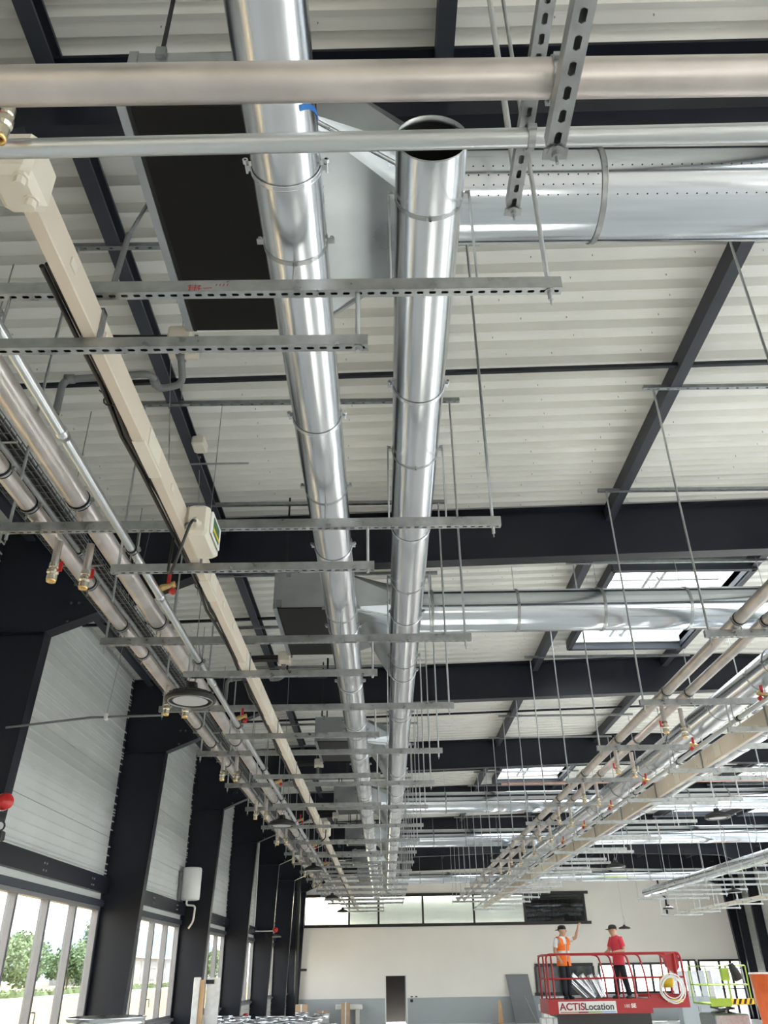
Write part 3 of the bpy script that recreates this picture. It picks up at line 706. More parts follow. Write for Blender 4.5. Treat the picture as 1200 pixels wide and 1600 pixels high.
# transverse pipes close to the camera, on two slotted channels
t = long_pipe(0, 0, .0405, -3.2, 3.2, 'pipe', 'thick matt steel pipe crossing the top of the view', (), name='steel_pipe')
t.location = (0, 1.02, E+1.64); t.rotation_euler = (0, 0, -pi/2-.004); ROOT[t.name] = (0, 0, 0)
for ch in t.children: ch.data.transform(Matrix.Translation((0, -3.2, 0)))
t2 = long_pipe(0, 0, .0265, -3.2, 3.2, 'pipe_galv', 'slimmer galvanised pipe crossing the view below the thick one', (), name='steel_pipe')
t2.location = (0, 1.417, E+2.0); t2.rotation_euler = (0, 0, -pi/2-.012)
for ch in t2.children: ch.data.transform(Matrix.Translation((0, -3.2, 0)))
def ychannel(x, z, y0, y1, label, rods):
    t = thing('slotted_channel', label, 'channel', (x, y0, z))
    m = MB(); channel(m, y0, y1, 0, 0); m.v = [(x-p[1], p[0], z+p[2]) for p in m.v]; m.build('channel_profile', 'galv', t)
    m = MB(); m.box(x-.026, x+.026, y1-.004, y1+.022, z-.006, z-.001); nut(m, x, y1+.006, z-.008, .015, False); m.cyl((x, y1+.006, z-.04), (x, y1+.006, z+.06), .004, 6); m.build('end_bracket', 'galv', t)
    for (xx, yy) in rods: MB().cyl((xx, yy, z+.02), (xx, yy, E+4.99), .0105, 8).build('hanger_rod', 'rod', t)
    return t
ychannel(.385, E+1.52, -1.6, 1.10, 'slotted galvanised channel nearest the camera, pointing into the hall', ())
ychannel(.427, E+2.06, -1.6, 1.70, 'slotted galvanised channel behind the thick crossing pipe', ((.427, 1.62),))
m = MB(); y = 1.02
for s in (0,):
    m.band((.383, 1.02, E+1.64), (1, .0, 0), .0425, .004, .022, 20); m.box(.371, .395, .965, .978, E+1.632, E+1.648); m.box(.371, .395, 1.063, 1.076, E+1.632, E+1.648)
    m.cyl((.383, 1.02, E+1.56), (.383, 1.02, E+1.60), .005, 6)
MB().band((.383, 1.02, E+1.64), (1, 0, 0), .0405, .004, .036, 20).build('rubber_liner', 'rubber', t)
tag(m.build('pipe_clamp', 'galv'), 'lined pipe clamp on the thick crossing pipe beside the near channel', 'clamp')
m = MB(); m.band((.43, 1.411, E+2.0), (1, 0, 0), .0285, .004, .020, 18); m.box(.418, .442, 1.373, 1.384, E+1.992, E+2.008); m.box(.418, .442, 1.438, 1.449, E+1.992, E+2.008); m.cyl((.43, 1.411, E+2.03), (.43, 1.411, E+2.07), .005, 6)
MB().band((.43, 1.411, E+2.0), (1, 0, 0), .0265, .0045, .034, 18).build('rubber_liner', 'rubber', t2)
tag(m.build('pipe_clamp', 'galv'), 'small pipe clamp hanging the slim crossing pipe from a channel', 'clamp')

# ball valves on short branches
def valve(x, y, z0, z1, tilt=0., big=True, lever='red', label='', loose=False, grp=None, handle=1):
    t = thing('ball_valve', label, 'valve', (x, y, z0), grp)
    r = .030 if big else .018
    if z1 > z0: MB().cyl((x, y, z0+.10), (x, y, z1), r*.85, 14).build('branch_pipe', 'pipe', t)
    MB().lathe([(0, .10), (r*1.0, .10), (r*1.05, .07), (r*.9, .065), (r*1.25, .05), (r*1.25, .03), (r*.95, .02), (r*1.1, .015), (r*1.1, -.02), (r*.75, -.02), (r*.7, .01), (0, .01)], (x, y, z0), (0, 0, 1), 14, False).build('valve_body', 'nickel', t)
    MB().lathe([(r*1.0, -.018), (r*1.0, -.032), (r*.72, -.032), (r*.68, -.005)], (x, y, z0), (0, 0, 1), 14).build('outlet', 'brass', t)
    s = handle; m = MB(); m.path(fillet([(x+s*r*1.1, y-.01, z0+.045), (x+s*(r*1.1+.018), y-.012, z0+.047), (x+s*(r*1.1+.022), y-.018, z0+.08)], .012), .007, 7); m.box(x+s*(r*1.1+.020)-.010, x+s*(r*1.1+.020)+.010, y-.024, y-.014, z0+.035, z0+.105); m.build('lever', lever, t)
    return t
q = 0
for i in range(8):
    y = 4.70+3.1*i
    if i < 5: l1, l2 = 'brass ball valve under the outer left steel pipe, %s from the camera' % ORD[i], 'brass ball valve on a long stub between the left steel pipes, %s from the camera' % ORD[i]
    else: l1, l2 = 'brass ball valve under the outer left steel pipe, deep in the hall', 'brass ball valve on a long stub between the left steel pipes, deep in the hall'
    valve(-2.13, y, E+2.24, E+2.50, label=l1, grp='valves on the outer left pipe', lever='red' if i < 1 else 'nickel'); valve(-1.98, y+.16, E+2.26, E+2.56, label=l2, grp='valves on stubs at left', lever='red' if i < 1 else 'nickel')
    if i < 5: l1, l2 = 'ball valve with red lever under the first right steel pipe, %s from the camera' % ORD[i], 'ball valve under the second right steel pipe, %s from the camera' % ORD[i]
    else: l1, l2 = 'ball valve under the first right steel pipe, deep in the hall', 'ball valve under the second right steel pipe, deep in the hall'
    y = 8.7+2.05*i
    valve(3.06, y, E+2.22, E+2.49, label=l1, grp='valves on the first right pipe', handle=-1, lever='red' if i < 2 else 'nickel'); valve(3.30, y+.12, E+2.20, E+2.49, label=l2, grp='valves on the second right pipe', lever='nickel')
def tee_valve(x, y, z, label, s=1, grp=None):
    t = thing('tap_valve', label, 'valve', (x, y, z), grp)
    MB().lathe([(0, -.012), (.02, -.012), (.024, 0), (.02, .03), (.017, .06), (.022, .065), (.022, .09), (.0, .09)], (x, y, z), (s, 0, .3), 12).build('valve_body', 'brass', t)
    m = MB(); m.box(x+s*.03, x+s*.05, y-.012, y+.012, z+.03, z+.10) if s > 0 else m.box(x+s*.05, x+s*.03, y-.012, y+.012, z+.03, z+.10); m.lathe([(0, .03), (.022, .03), (.022, -.002), (0, -.002)], (x+s*.06, y, z-.02), (s, 0, -.5), 9); m.build('handle', 'red', t)
for i in range(6):
    tee_valve(-1.475, 4.93+3.2*i, E+2.262, 'small brass tap with red handle on the slim left pipe, %s from the camera' % ORD[i])
    tee_valve(3.71, 7.6+2.0*i, E+2.262, 'small brass tap with red handle on the slim right pipe, %s from the camera' % ORD[i], -1)
valve(-.985, 1.33, E+1.93, E+1.93, big=False, label='brass valve with red lever at the left edge, under the thick crossing pipe', handle=-1)

# ------------------------------------------------------------------ cream busbar trunking with boxes
def trunking(x, z, y0, y1, w, h, label, step=1.55, clips=True, s=1):
    t = thing('busbar_trunking', label, 'busbar', (x, y0, z))
    y = y0; k = 0
    while y < y1-.1:
        ye = min(y+step, y1)
        MB().bevbox(x, x+w, y+.004, ye-.004, z, z+h, .004).build('trunk_section', 'cream', t)
        m = MB(); m.box(x-.004, x+w+.004, ye-.10, ye+.10, z+.02, z+h-.02); m.box(x-.0025, x+w+.0025, ye-.16, ye+.16, z-.003, z+.012); m.build('joint_cover', 'cream_box', t)
        for q in (.35, .75): MB().box(x+w if s > 0 else x-.006, x+w+.006 if s > 0 else x, y+q, y+q+.05, z+.045, z+.085).build('tap_outlet', 'cream_box', t)
        y = ye; k += 1
    for yy in KY:
        if y0+.2 < yy < y1:
            m = MB(); m.box(x-.008, x-.001, yy-.02, yy+.02, z-.004, z+h+.012); m.box(x+w+.001, x+w+.008, yy-.02, yy+.02, z-.004, z+h+.012); m.box(x-.008, x+w+.008, yy-.02, yy+.02, z+h+.002, z+h+.012); m.build('support_clip', 'galv_dark', t)
    return t
tb = trunking(-1.158, E+2.173, 1.70, 36.8, .054, .142, 'long cream busbar trunking at left, running into the hall')
MB().bevbox(-1.205, -1.065, 1.60, 1.78, E+2.145, E+2.335, .022).build('feed_box', 'cream_box', tb, label='cream end feed box')
for q in (1.655, 1.74): MB().lathe([(0, -.03), (.018, -.03), (.018, .0), (.025, 0), (.025, .012), (0, .012)], (-1.10, q-.02, E+2.142), (0, 0, 1), 8, False).build('cable_gland', 'cream_box', tb)
tr = trunking(4.04, E+2.173, -1, 36.6, .054, .20, 'long cream busbar trunking on the right side of the hall', s=-1)
trunking(12.2, E+1.853, 14, 36.8, .06, .142, 'pale busbar trunking at the far right of the hall', s=-1)
def tapbox(x, y, z, label, near=False):
    t = thing('tap_off_box', label, 'box', (x, y, z))
    MB().bevbox(x, x+.13, y-.17, y+.17, z-.02, z+.17, .018).build('box_body', 'cream_box', t)
    MB().bevbox(x+.13, x+.145, y-.12, y+.12, z+.01, z+.15, .005).build('box_lid', 'white', t)
    MB().box(x+.1455, x+.147, y-.09, y+.07, z+.025, z+.125).build('printed_label', 'green_label', t, label='green and yellow label')
    MB().box(x+.1475, x+.1485, y-.09, y+.07, z+.04, z+.06).build('printed_band', 'yellow', t, label='yellow band')
    MB().lathe([(0, -.05), (.017, -.05), (.017, -.02), (.026, -.02), (.026, 0)], (x+.07, y-.17, z+.04), (0, 1, 0), 10).build('cable_gland', 'cream_box', t)
    MB().lathe([(0, -.008), (.018, -.008), (.018, 0)], (x+.02, y-.17, z+.03), (0, 1, 0), 10).build('blank_plug', 'galv_dark', t)
    MB().path(fillet([(x+.07, y-.20, z+.04), (x+.07, y-.29, z+.0), (x-.02, y-.22, z-.27), (x-.08, y-.1, z-.24), (x-.13, y+.1, z+.10)], .08), .0085, 8).build('power_cable', 'black', t)
    return t
tapbox(-1.104, 4.12, E+2.165, 'cream tap off box with green label on the left trunking, black cable below')
bx_ = thing('end_box', 'cream junction box on the left trunking, far down the hall', 'box', (-1.1, 15.4, E+2.165))
MB().bevbox(-1.104, -.98, 15.2, 15.65, E+2.15, E+2.36, .02).build('box_body', 'cream_box', bx_); MB().path(fillet([(-1.04, 15.18, E+2.2), (-1.04, 15.1, E+2.05), (-1.12, 15.1, E+2.0)], .05), .01, 7).build('power_cable', 'black', bx_)
# black cables tied along the far edge of the left trunking
t = thing('cable_bundle', 'black cables tied along the side of the left cream trunking', 'cable', (-1.2, 2, E+2.26))
for c in range(3):
    pts = [(-1.205-.014*c+random.uniform(-.006, .006), 2.1+.35*i, E+2.27+.016*(c % 2)+random.uniform(-.012, .008)-(.03 if i % 6 == 3 else 0)) for i in range(98)]
    MB().path(pts, .0105, 7).build('cable', 'black', t)
for i in range(17):
    m = MB(); m.ring((-1.215, 2.9+2*i, E+2.27), (0, 1, 0), .034, .004, 12, 5); m.cyl((-1.23, 2.9+2*i, E+2.28), (-1.27, 2.88+2*i, E+2.31), .004, 4); m.build('cable_tie', 'black', t)
# wire mesh cable tray at far left, high up
t = thing('wire_cable_tray', 'wire mesh cable tray filled with black cables, high beside left wall', 'cable tray', (-2.8, 0, E+3.3))
m = MB(); xa, xb, z = -2.98, -2.60, E+3.32
for i in range(9): m.box(xa+i*(xb-xa)/8-.003, xa+i*(xb-xa)/8+.003, 0, 36.8, z, z+.006)
for s in (xa, xb):
    for q in (.03, .06): m.box(s-.003, s+.003, 0, 36.8, z+q, z+q+.006)
m.build('long_wires', 'galv_dark', t)
m = MB()
for i in range(368): m.box(xa, xb, .1*i, .1*i+.004, z-.004, z); m.box(xa-.003, xa+.003, .1*i, .1*i+.006, z, z+.066); m.box(xb-.003, xb+.003, .1*i, .1*i+.006, z, z+.066)
m.build('cross_wires', 'galv_dark', t, kind='stuff')
for i in range(9): MB().path([(xa+.022+.042*i+random.uniform(-.006, .006), -.5+1.5*j, z+.024+random.uniform(0, .008)) for j in range(26)], .0225, 6).build('cable', 'black', t)
for y in KY: MB().cyl((xa-.02, y+.3, z-.01), (xb+.02, y+.3, z-.01), .012, 6).build('tray_bracket', 'galv', t); MB().cyl((xa-.01, y+.3, z-.02), (xa-.01, y+.3, E+5.17+zr(xa)), .006, 5).build('tray_rod', 'galv', t)

# ------------------------------------------------------------------ high bay lamps
def highbay(x, y, z, r, label, ztop):
    t = thing('high_bay_lamp', label, 'lamp', (x, y, z), 'black high bay lamps')
    MB().lathe([(0, .155), (.045, .155), (.05, .12), (.055, .09), (r*.55, .075), (r*.93, .04), (r, .022), (r, 0), (r*.93, -.01), (r*.80, -.004), (r*.78, .012), (0, .012)], (x, y, z), (0, 0, 1), 32, False).build('housing', 'black', t)
    m = MB()
    for i in range(20): a = 2*pi*i/20; m.box(-.004, .004, 0, .01, 0, .01) if False else m.cyl((x+cos(a)*.055, y+sin(a)*.055, z+.10), (x+cos(a)*r*.9, y+sin(a)*r*.9, z+.05), .005, 4)
    m.build('cooling_fins', 'black', t)
    MB().lathe([(0, -.006), (r*.68, -.004)], (x, y, z), (0, 0, 1), 28).build('lens', 'lens', t)
    MB().ring((x, y, z-.008), (0, 0, 1), r*.86, .006, 28, 5).build('lens_ring', 'galv_dark', t)
    m = MB(); m.ring((x, y, z+.18), (0, 1, 0), .022, .005, 12, 5); m.cyl((x, y, z+.20), (x, y, ztop), .004, 5); m.path(fillet([(x+.02, y, z+.15), (x+.07, y, z+.3), (x+.02, y, z+.5)], .08), .005, 5); m.build('suspension', 'galv_dark', t)
for i, (x, y, z) in enumerate([(-1.62, 6.64, E+2.0), (-1.60, 13.3, E+2.0), (-1.61, 19.7, E+2.0), (-1.66, 27.7, E+2.0), (-1.64, 34.2, E+2.0)]):
    highbay(x, y, z, .215, 'round black high bay lamp below the left pipes, %s from the camera' % ORD[i], E+5.17+zr(x))
for i, (x, y, z, l) in enumerate([(5.75, 14.62, E+2.22, 'black high bay lamp hung right of the cream trunking, nearer of two'), (5.3, 20.0, E+2.0, 'black high bay lamp hung right of the cream trunking, farther of two'), (10.4, 39.3, E+1.48, 'black pendant lamp on a long cord above the man in red'), (11.1, 35, E+1.98, 'black pendant lamp near the far right ducts, left one'), (10.65, 27.0, E+1.95, 'black pendant lamp near the far right ducts, right one')]):
    highbay(x, y, z, .215 if i != 2 else .25, l, E+5.17+zr(x))

# conduit from hanger to first column, thin cables, small items under the roof
t = thing('horizontal_conduit', 'thin grey conduit reaching from the third left hanger to the steel column', 'pipe', (-4, 8.45, E+2.35))
MB().path([(-2.35, 8.45, E+2.395), (-3.1, 8.45, E+2.38), (-4.0, 8.5, E+2.30)], .013, 8).build('conduit_run', 'pvc', t); MB().bevbox(-2.955, -2.915, 8.42, 8.48, E+2.35, E+2.42, .008).build('conduit_clip', 'white', t)
MB().cyl((-2.935, 8.45, E+2.42), (-2.75, 8.45, E+4.8), .003, 5).build('suspension_wire', 'galv_dark', t)
for i, (x, y, z0, n) in enumerate([(-1.42, 4.6, 3.6, 'first'), (-1.76, 5.6, 3.7, 'second'), (-1.9, 7.6, 3.4, 'third')]):
    t = thing('suspension_wire', 'thin steel wire hanging from the left roof purlin, %s from the camera' % n, 'wire', (x, y, E+z0)); MB().cyl((x, y, E+z0), (x-.15, y, E+5.17+zr(x-.15)), .0035, 5).build('wire', 'galv', t); MB().bevbox(x-.165, x-.135, y-.015, y+.015, E+5.10, E+5.17+zr(x), .004).build('wire_hook', 'galv', t)
t = thing('junction_box', 'small grey junction box on the left roof purlin', 'box', (-1.92, 7.1, E+4.9)); MB().bevbox(-2.0, -1.86, 7.0, 7.2, E+4.88, E+4.99, .015).build('box_body', 'cream_box', t); MB().cyl((-2.1, 7.42, E+4.9), (-1.45, 7.42, E+4.9), .012, 6).build('conduit_stub', 'galv', t)
t = thing('sloped_brace', 'thin telescopic rod leaning beside the first air unit', 'rod', (-1.5, 3.2, E+3.6)); MB().cyl((-1.338, 3.0, E+3.45), (-1.195, 3.0, E+3.97), .010, 8).build('upper_tube', 'galv', t); MB().cyl((-1.365, 3.0, E+3.02), (-1.336, 3.0, E+3.47), .016, 8).build('lower_tube', 'pvc', t)
m = MB()
for i in range(2):
    for j in range(3): m.ring((.98, 11.0, E+4.55), (0, 1, 0), .05, .006, 16, 5)
m.cyl((.96, 11.0, E+4.6), (.93, 11.0, E+5.21), .003, 4)
tag(m.build('hook_ring', 'galv_dark'), 'small steel ring hanging from the roof above the second crossing duct', 'ring')
tag(MB().cyl((3.0, 21.2, E+4.12), (15, 21.2, E+4.12), .03, 10).build('primed_pipe', 'copper'), 'salmon coloured pipe running above the third crossing duct', 'pipe')

# ------------------------------------------------------------------ things on the left columns and wall
t = thing('wall_heater', 'white drum shaped heater mounted on the third left steel column', 'heater', (-4.55, 20.75, E+1.5))
MB().lathe([(0, 0), (.17, 0), (.215, .02), (.215, .06), (.22, .07), (.22, .66), (.20, .70), (0, .70)], (-4.56, 20.72, E+1.50), (0, 0, 1), 28).build('tank', 'white', t)
MB().path(fillet([(-4.62, 20.66, E+1.50), (-4.62, 20.66, E+1.40), (-4.40, 20.62, E+1.38), (-4.42, 20.62, E+1.05), (-4.52, 20.66, E+.92)], .07), .022, 8).build('outlet_pipe', 'white', t)
MB().box(-4.83, -4.76, 20.6, 20.9, E+1.45, E+2.1).build('mounting_plate', 'galv_dark', t)
def siren(x, y, z, label):
    t = thing('alarm_sounder', label, 'alarm', (x, y, z))
    MB().lathe([(0, -.06), (.07, -.06), (.085, -.05), (.085, .03), (.07, .055), (0, .06)], (x, y, z), (.7, -.7, 0), 20).build('sounder_body', 'red', t)
    MB().lathe([(.09, -.07), (.09, -.06), (0, -.07)], (x, y, z), (.7, -.7, 0), 20, False).build('mounting_base', 'white', t)
siren(-4.07, 9.0, E+1.64, 'red alarm sounder at the left edge, on the first steel column')
siren(-4.02, 33.0, E+1.38, 'red alarm sounder on a far left column, above a lamp')
siren(-4.76, 31.9, E-1.24, 'red alarm push box low on the left wall by a far window')
t = thing('spotlight_pair', 'black twin emergency spotlight at left edge, below the red sounder', 'lamp', (-4.05, 9.0, E+1.3))
MB().bevbox(-4.22, -4.0, 8.93, 9.03, E+1.24, E+1.34, .012).build('battery_box', 'black', t)
for i, dx in enumerate((-.13, .02)):
    h = MB().lathe([(0, -.05), (.035, -.05), (.05, .0), (.052, .03), (.045, .03), (.04, .01), (0, .01)], (-4.07+dx, 8.95, E+1.385), (.75, -.6, -.05), 10, False).build('spot_head', 'black', t)
    MB().lathe([(0, .012), (.038, .014)], (-4.07+dx, 8.95, E+1.385), (.75, -.6, -.05), 10).build('spot_lens', 'lens', h)
t = thing('wall_lamp', 'small grey bulkhead lamp under the far red sounder', 'lamp', (-4.0, 33.0, E+1.15)); MB().lathe([(0, .05), (.09, .05), (.17, 0), (.17, -.02), (0, -.03)], (-3.98, 33.0, E+1.16), (0, 0, 1), 16).build('lamp_body', 'alu', t); MB().box(-4.12, -3.98, 32.97, 33.03, E+1.18, E+1.24).build('lamp_arm', 'black', t)
t = thing('wall_conduit', 'white conduit running along a far left column to the red sounder', 'pipe', (-4.8, 32.9, E+1.34)); MB().path(fillet([(-4.79, 32.9, E+4.6), (-4.79, 32.9, E+1.34), (-4.1, 32.9, E+1.34)], .05), .02, 8).build('conduit_run', 'white', t)
t = thing('rain_pipe', 'black drain pipe with a short side stub in the far left corner', 'pipe', (-4.4, 44.6, 0)); MB().cyl((-4.35, 44.7, 0), (-4.35, 44.7, E+4.6), .09, 14).build('pipe_run', 'black', t); MB().cyl((-4.35, 44.7, E+.12), (-3.85, 44.7, E+.12), .05, 10).build('pipe_stub', 'black', t)

tag(MB().path(fillet([(14.05, 45.44, E+4.4), (14.1, 45.44, E+3.3), (14.35, 45.44, E+3.1), (14.3, 45.44, E+2.35)], .1), .045, 7).build('wall_cable', 'black'), 'thick black cable hanging down the end wall at upper right', 'cable')
# boards leaning on the fourth column
t = thing('leaning_board', 'white board standing against the left wall, right of the timber strip', 'board', (-3.72, 20.0, 0)); MB().box(-3.86, -3.58, 19.98, 20.03, 0, 2.14).build('board_panel', 'paper', t); MB().box(-3.88, -3.70, 19.965, 19.98, 2.02, 2.10).build('tape_strip', 'black', t)
t = thing('timber_strip', 'tall pale timber strip standing between two white boards', 'timber', (-3.95, 19.9, 0)); MB().prism([(-3.98, 0), (-3.86, 0), (-3.90, 2.10), (-4.0, 2.10)], 'y', 19.9, 19.95).build('plank', 'wood', t)
t = thing('cardboard_sleeve', 'tall narrow white carton standing left of the timber strip', 'carton', (-4.08, 19.9, 0)); MB().bevbox(-4.12, -3.99, 19.86, 20.0, 0, 2.15, .01).build('carton', 'paper', t)

# round duct pieces standing on the floor along the left wall
def standing(x, y, r, h, label, grp=None, name='standing_duct'):
    t = thing(name, label, 'duct piece', (x, y, 0), grp)
    MB().lathe([(r, 0), (r, h-.10), (r+.008, h-.095), (r+.008, h-.085), (r, h-.08), (r, h-.02), (r+.01, h-.015), (r+.01, h), (r-.006, h), (r-.006, .02)], (x, y, 0), (0, 0, 1), 32, True).build('duct_wall', 'duct', t)
    for z in (h*.35, h*.7): MB().ring((x, y, z), (0, 0, 1), r+.002, .006, 32, 5).build('stiffening_bead', 'duct', t)
    return t
standing(-2.95, 9.95, .40, 1.83, 'wide bright round duct piece standing near the first windows')
rnd = random.Random(3); spots = []
for y in (19.2, 20.4, 21.6, 22.8):
    for i in range(7):
        spots.append((-4.0+.46*i+rnd.uniform(-.04, .04)+(.1 if y > 20 else .45), y+rnd.uniform(-.1, .1)))
for i, (x, y) in enumerate([s for s in spots if s[0] < -1.2][:24]):
    if x < -3.4 and y < 20.5: continue
    standing(x, y, rnd.choice((.16, .18, .20)), 1.34+rnd.uniform(-.05, .03), 'short bright round duct piece in the crowded row along the left wall', 'row of standing duct pieces')

# things along the end wall
def carton(x0, x1, y0, y1, z0, z1, label, m='card', name='cardboard_box'):
    t = thing(name, label, 'box', (x0, y0, z0)); MB().box(x0, x1, y0, y1, z0, z1).build('carton', m, t)
    MB().box((x0+x1)/2-.03, (x0+x1)/2+.03, y0-.002, y1, z0+.0, z1+.003).build('tape', 'paper', t); return t
carton(-2.15, -1.75, 44.6, 45.0, 0, .95, 'tall brown cardboard box standing left of the doorway')
carton(-3.3, -2.75, 44.6, 45.0, 0, .62, 'low brown cardboard box at the foot of the end wall')
carton(-4.25, -3.7, 43.8, 44.2, 0, .92, 'pinkish cardboard box in the far left corner', 'card')
t = thing('wall_basin', 'white wall hung basin behind the tall cardboard box', 'basin', (-1.9, 45.3, .6)); MB().bevbox(-2.45, -1.15, 45.12, 45.49, .64, .86, .03).build('basin_bowl', 'white', t); MB().bevbox(-1.5, -1.3, 45.2, 45.49, 0, .64, .02).build('pedestal', 'white', t)
t = thing('grey_panel', 'tall grey panel leaning on the end wall left of the lift', 'panel', (6.4, 45.0, 0)); MB().add([(5.85, 45.44, 2.0), (6.95, 45.44, 2.0), (7.2, 44.8, 0), (6.1, 44.8, 0), (5.85, 45.48, 2.0), (6.95, 45.48, 2.0), (7.2, 44.86, 0), (6.1, 44.86, 0)], [(0, 1, 2, 3), (7, 6, 5, 4), (0, 4, 5, 1), (1, 5, 6, 2), (2, 6, 7, 3), (3, 7, 4, 0)]).build('panel_board', 'grey_board', t)
t = thing('wood_lath', 'pale pointed wood lath leaning left of the grey panel', 'timber', (5.4, 44.9, 0)); MB().prism([(5.28, 0), (5.52, 0), (5.47, .85), (5.40, .98), (5.34, .85)], 'y', 44.9, 44.94).build('plank', 'wood', t)
t = thing('metal_rod', 'thin light rod leaning in front of the grey panel', 'rod', (6.8, 44.6, 0)); MB().cyl((7.05, 44.5, 0), (6.6, 44.78, 1.1), .018, 7).build('rod', 'galv', t)
for r_ in range(4):
    for c in range(2):
        x = 7.0+.55*c+(.12 if r_ % 2 else 0)
        t = thing('wrapped_pack', 'white wrapped pack in the stack left of the lift, %s row from the floor, %s' % (ORD[r_], ('left', 'right')[c]), 'pack', (x, 43.0, .27*r_), 'stack of white packs')
        MB().bevbox(x, x+.53, 43.0, 43.5, .27*r_+.002, .27*r_+.265, .03).build('wrapping', 'paper', t); MB().box(x+.2, x+.26, 42.997, 43.5, .27*r_+.003, .27*r_+.266).build('strap', 'galv', t)
def sheets(x0, x1, y, z1, n, label, grp=None):
    for i in range(n):
        x = x0+(x1-x0)*i/n; w = (x1-x0)/n*.8; d = rnd.uniform(-.02, .02)
        t = thing('metal_profile', label % ORD[i], 'profile', (x, y, 0), 'metal profiles by the end wall')
        MB().add([(x+d, y+.3, z1), (x+d+w, y+.3, z1), (x+w, y, 0), (x, y, 0), (x+d, y+.33, z1), (x+d+w, y+.33, z1), (x+w, y+.03, 0), (x, y+.03, 0)], [(0, 1, 2, 3), (7, 6, 5, 4), (0, 4, 5, 1), (1, 5, 6, 2), (2, 6, 7, 3), (3, 7, 4, 0)]).build('sheet', ('duct', 'duct_old', 'paper')[i % 3], t)
sheets(13.0, 15.2, 42.0, 2.05, 7, 'upright light metal profile leaning beside the right end of the red lift, %s from left')
t = thing('blue_grey_cabinet', 'blue grey cabinet standing right of the red lift', 'cabinet', (13.6, 41.5, 0)); MB().box(12.9, 14.5, 41.2, 41.8, 0, 1.05).build('cabinet_body', 'grey_band', t); MB().box(12.93, 13.68, 41.185, 41.2, .03, 1.02).build('cabinet_door', 'grey_band', t); MB().box(13.72, 14.47, 41.185, 41.2, .03, 1.02).build('cabinet_door', 'grey_band', t); MB().box(13.62, 13.65, 41.17, 41.185, .5, .7).build('handle', 'alu', t)

# green scissor lift
def tube(m, pts, r=.022, fr=.08, n=8): return m.path(fillet(pts, fr), r, n)
GX, GY = 11.55, 33.5
t = thing('scissor_lift', 'lime green scissor lift with hazard stripes at right', 'lift', (GX, GY, 0))
MB().bevbox(GX+.1, GX+1.35, GY+.1, GY+1.8, .30, .72, .04).build('chassis', 'galv_dark', t)
for dx in (.1, 1.17):
    for dy in (.35, 1.45): MB().lathe([(0, 0), (.17, 0), (.19, .02), (.19, .12), (.17, .14), (0, .14)], (GX+dx, GY+dy, .19), (1, 0, 0), 20).build('wheel', 'black', t)
for k in range(3):
    for s in (0, 1): MB().path([(GX+.72+.3*s-.15, GY+(.2 if (k+s) % 2 else 1.7), .72+.08*k), (GX+.72+.3*s-.15, GY+(1.7 if (k+s) % 2 else .2), .82+.08*k)], .04, 6).build('scissor_arm', 'alu', t)
MB().box(GX, GX+1.5, GY, GY+1.9, 1.0, 1.06).build('platform_deck', 'lime', t)
MB().box(GX, GX+.75, GY-.03, GY, .96, 1.22).build('toe_board', 'lime', t)
MB().box(GX+.75, GX+1.55, GY-.03, GY, 1.02, 1.20).build('hazard_board', 'yellow', t)
for i in range(4):
    x = GX+.78+i*.19; MB().prism([(x, 1.03), (x+.09, 1.03), (x+.16, 1.19), (x+.07, 1.19)], 'y', GY-.033, GY-.0301).build('hazard_stripe', 'black', t)
m = MB()
for (x, y) in ((GX+.02, GY), (GX+.75, GY), (GX+1.48, GY), (GX+.02, GY+1.88), (GX+1.48, GY+1.88)): m.cyl((x, y, 1.06), (x, y, 2.22), .024, 8)
m.build('rail_posts', 'lime', t)
for z in (1.62, 2.22): tube(MB(), [(GX+.02, GY, z), (GX+1.48, GY, z), (GX+1.48, GY+1.88, z), (GX+.02, GY+1.88, z), (GX+.02, GY+.02, z)]).build('guard_rail', 'lime', t)
MB().bevbox(GX+.55, GX+.85, GY-.07, GY+.06, 1.75, 2.15, .03).build('control_box', 'lime', t)
tag(MB().path([(GX+.95, GY-.06, 2.28), (GX+1.05, GY-.08, 2.0), (GX+1.15, GY-.07, 1.78)], [.10, .17, .15], 10).build('hanging_jacket', 'cap'), 'dark jacket hung over the rail of the green lift', 'jacket')
t = thing('orange_tank', 'tall orange red machine drum at the right edge', 'machine', (13.1, 31.5, 0))
MB().lathe([(0, 0), (.62, 0), (.66, .05), (.62, .6), (.68, 1.2), (.72, 1.98), (.70, 2.0), (0, 2.0)], (13.15, 31.6, 0), (0, 0, 1), 26).build('drum_body', 'orange_paint', t); MB().band((13.15, 31.6, 1.98), (0, 0, 1), .72, .02, .05).build('drum_rim', 'white', t); MB().box(12.85, 13.2, 30.86, 30.9, 1.35, 1.75).build('drum_label', 'card', t)

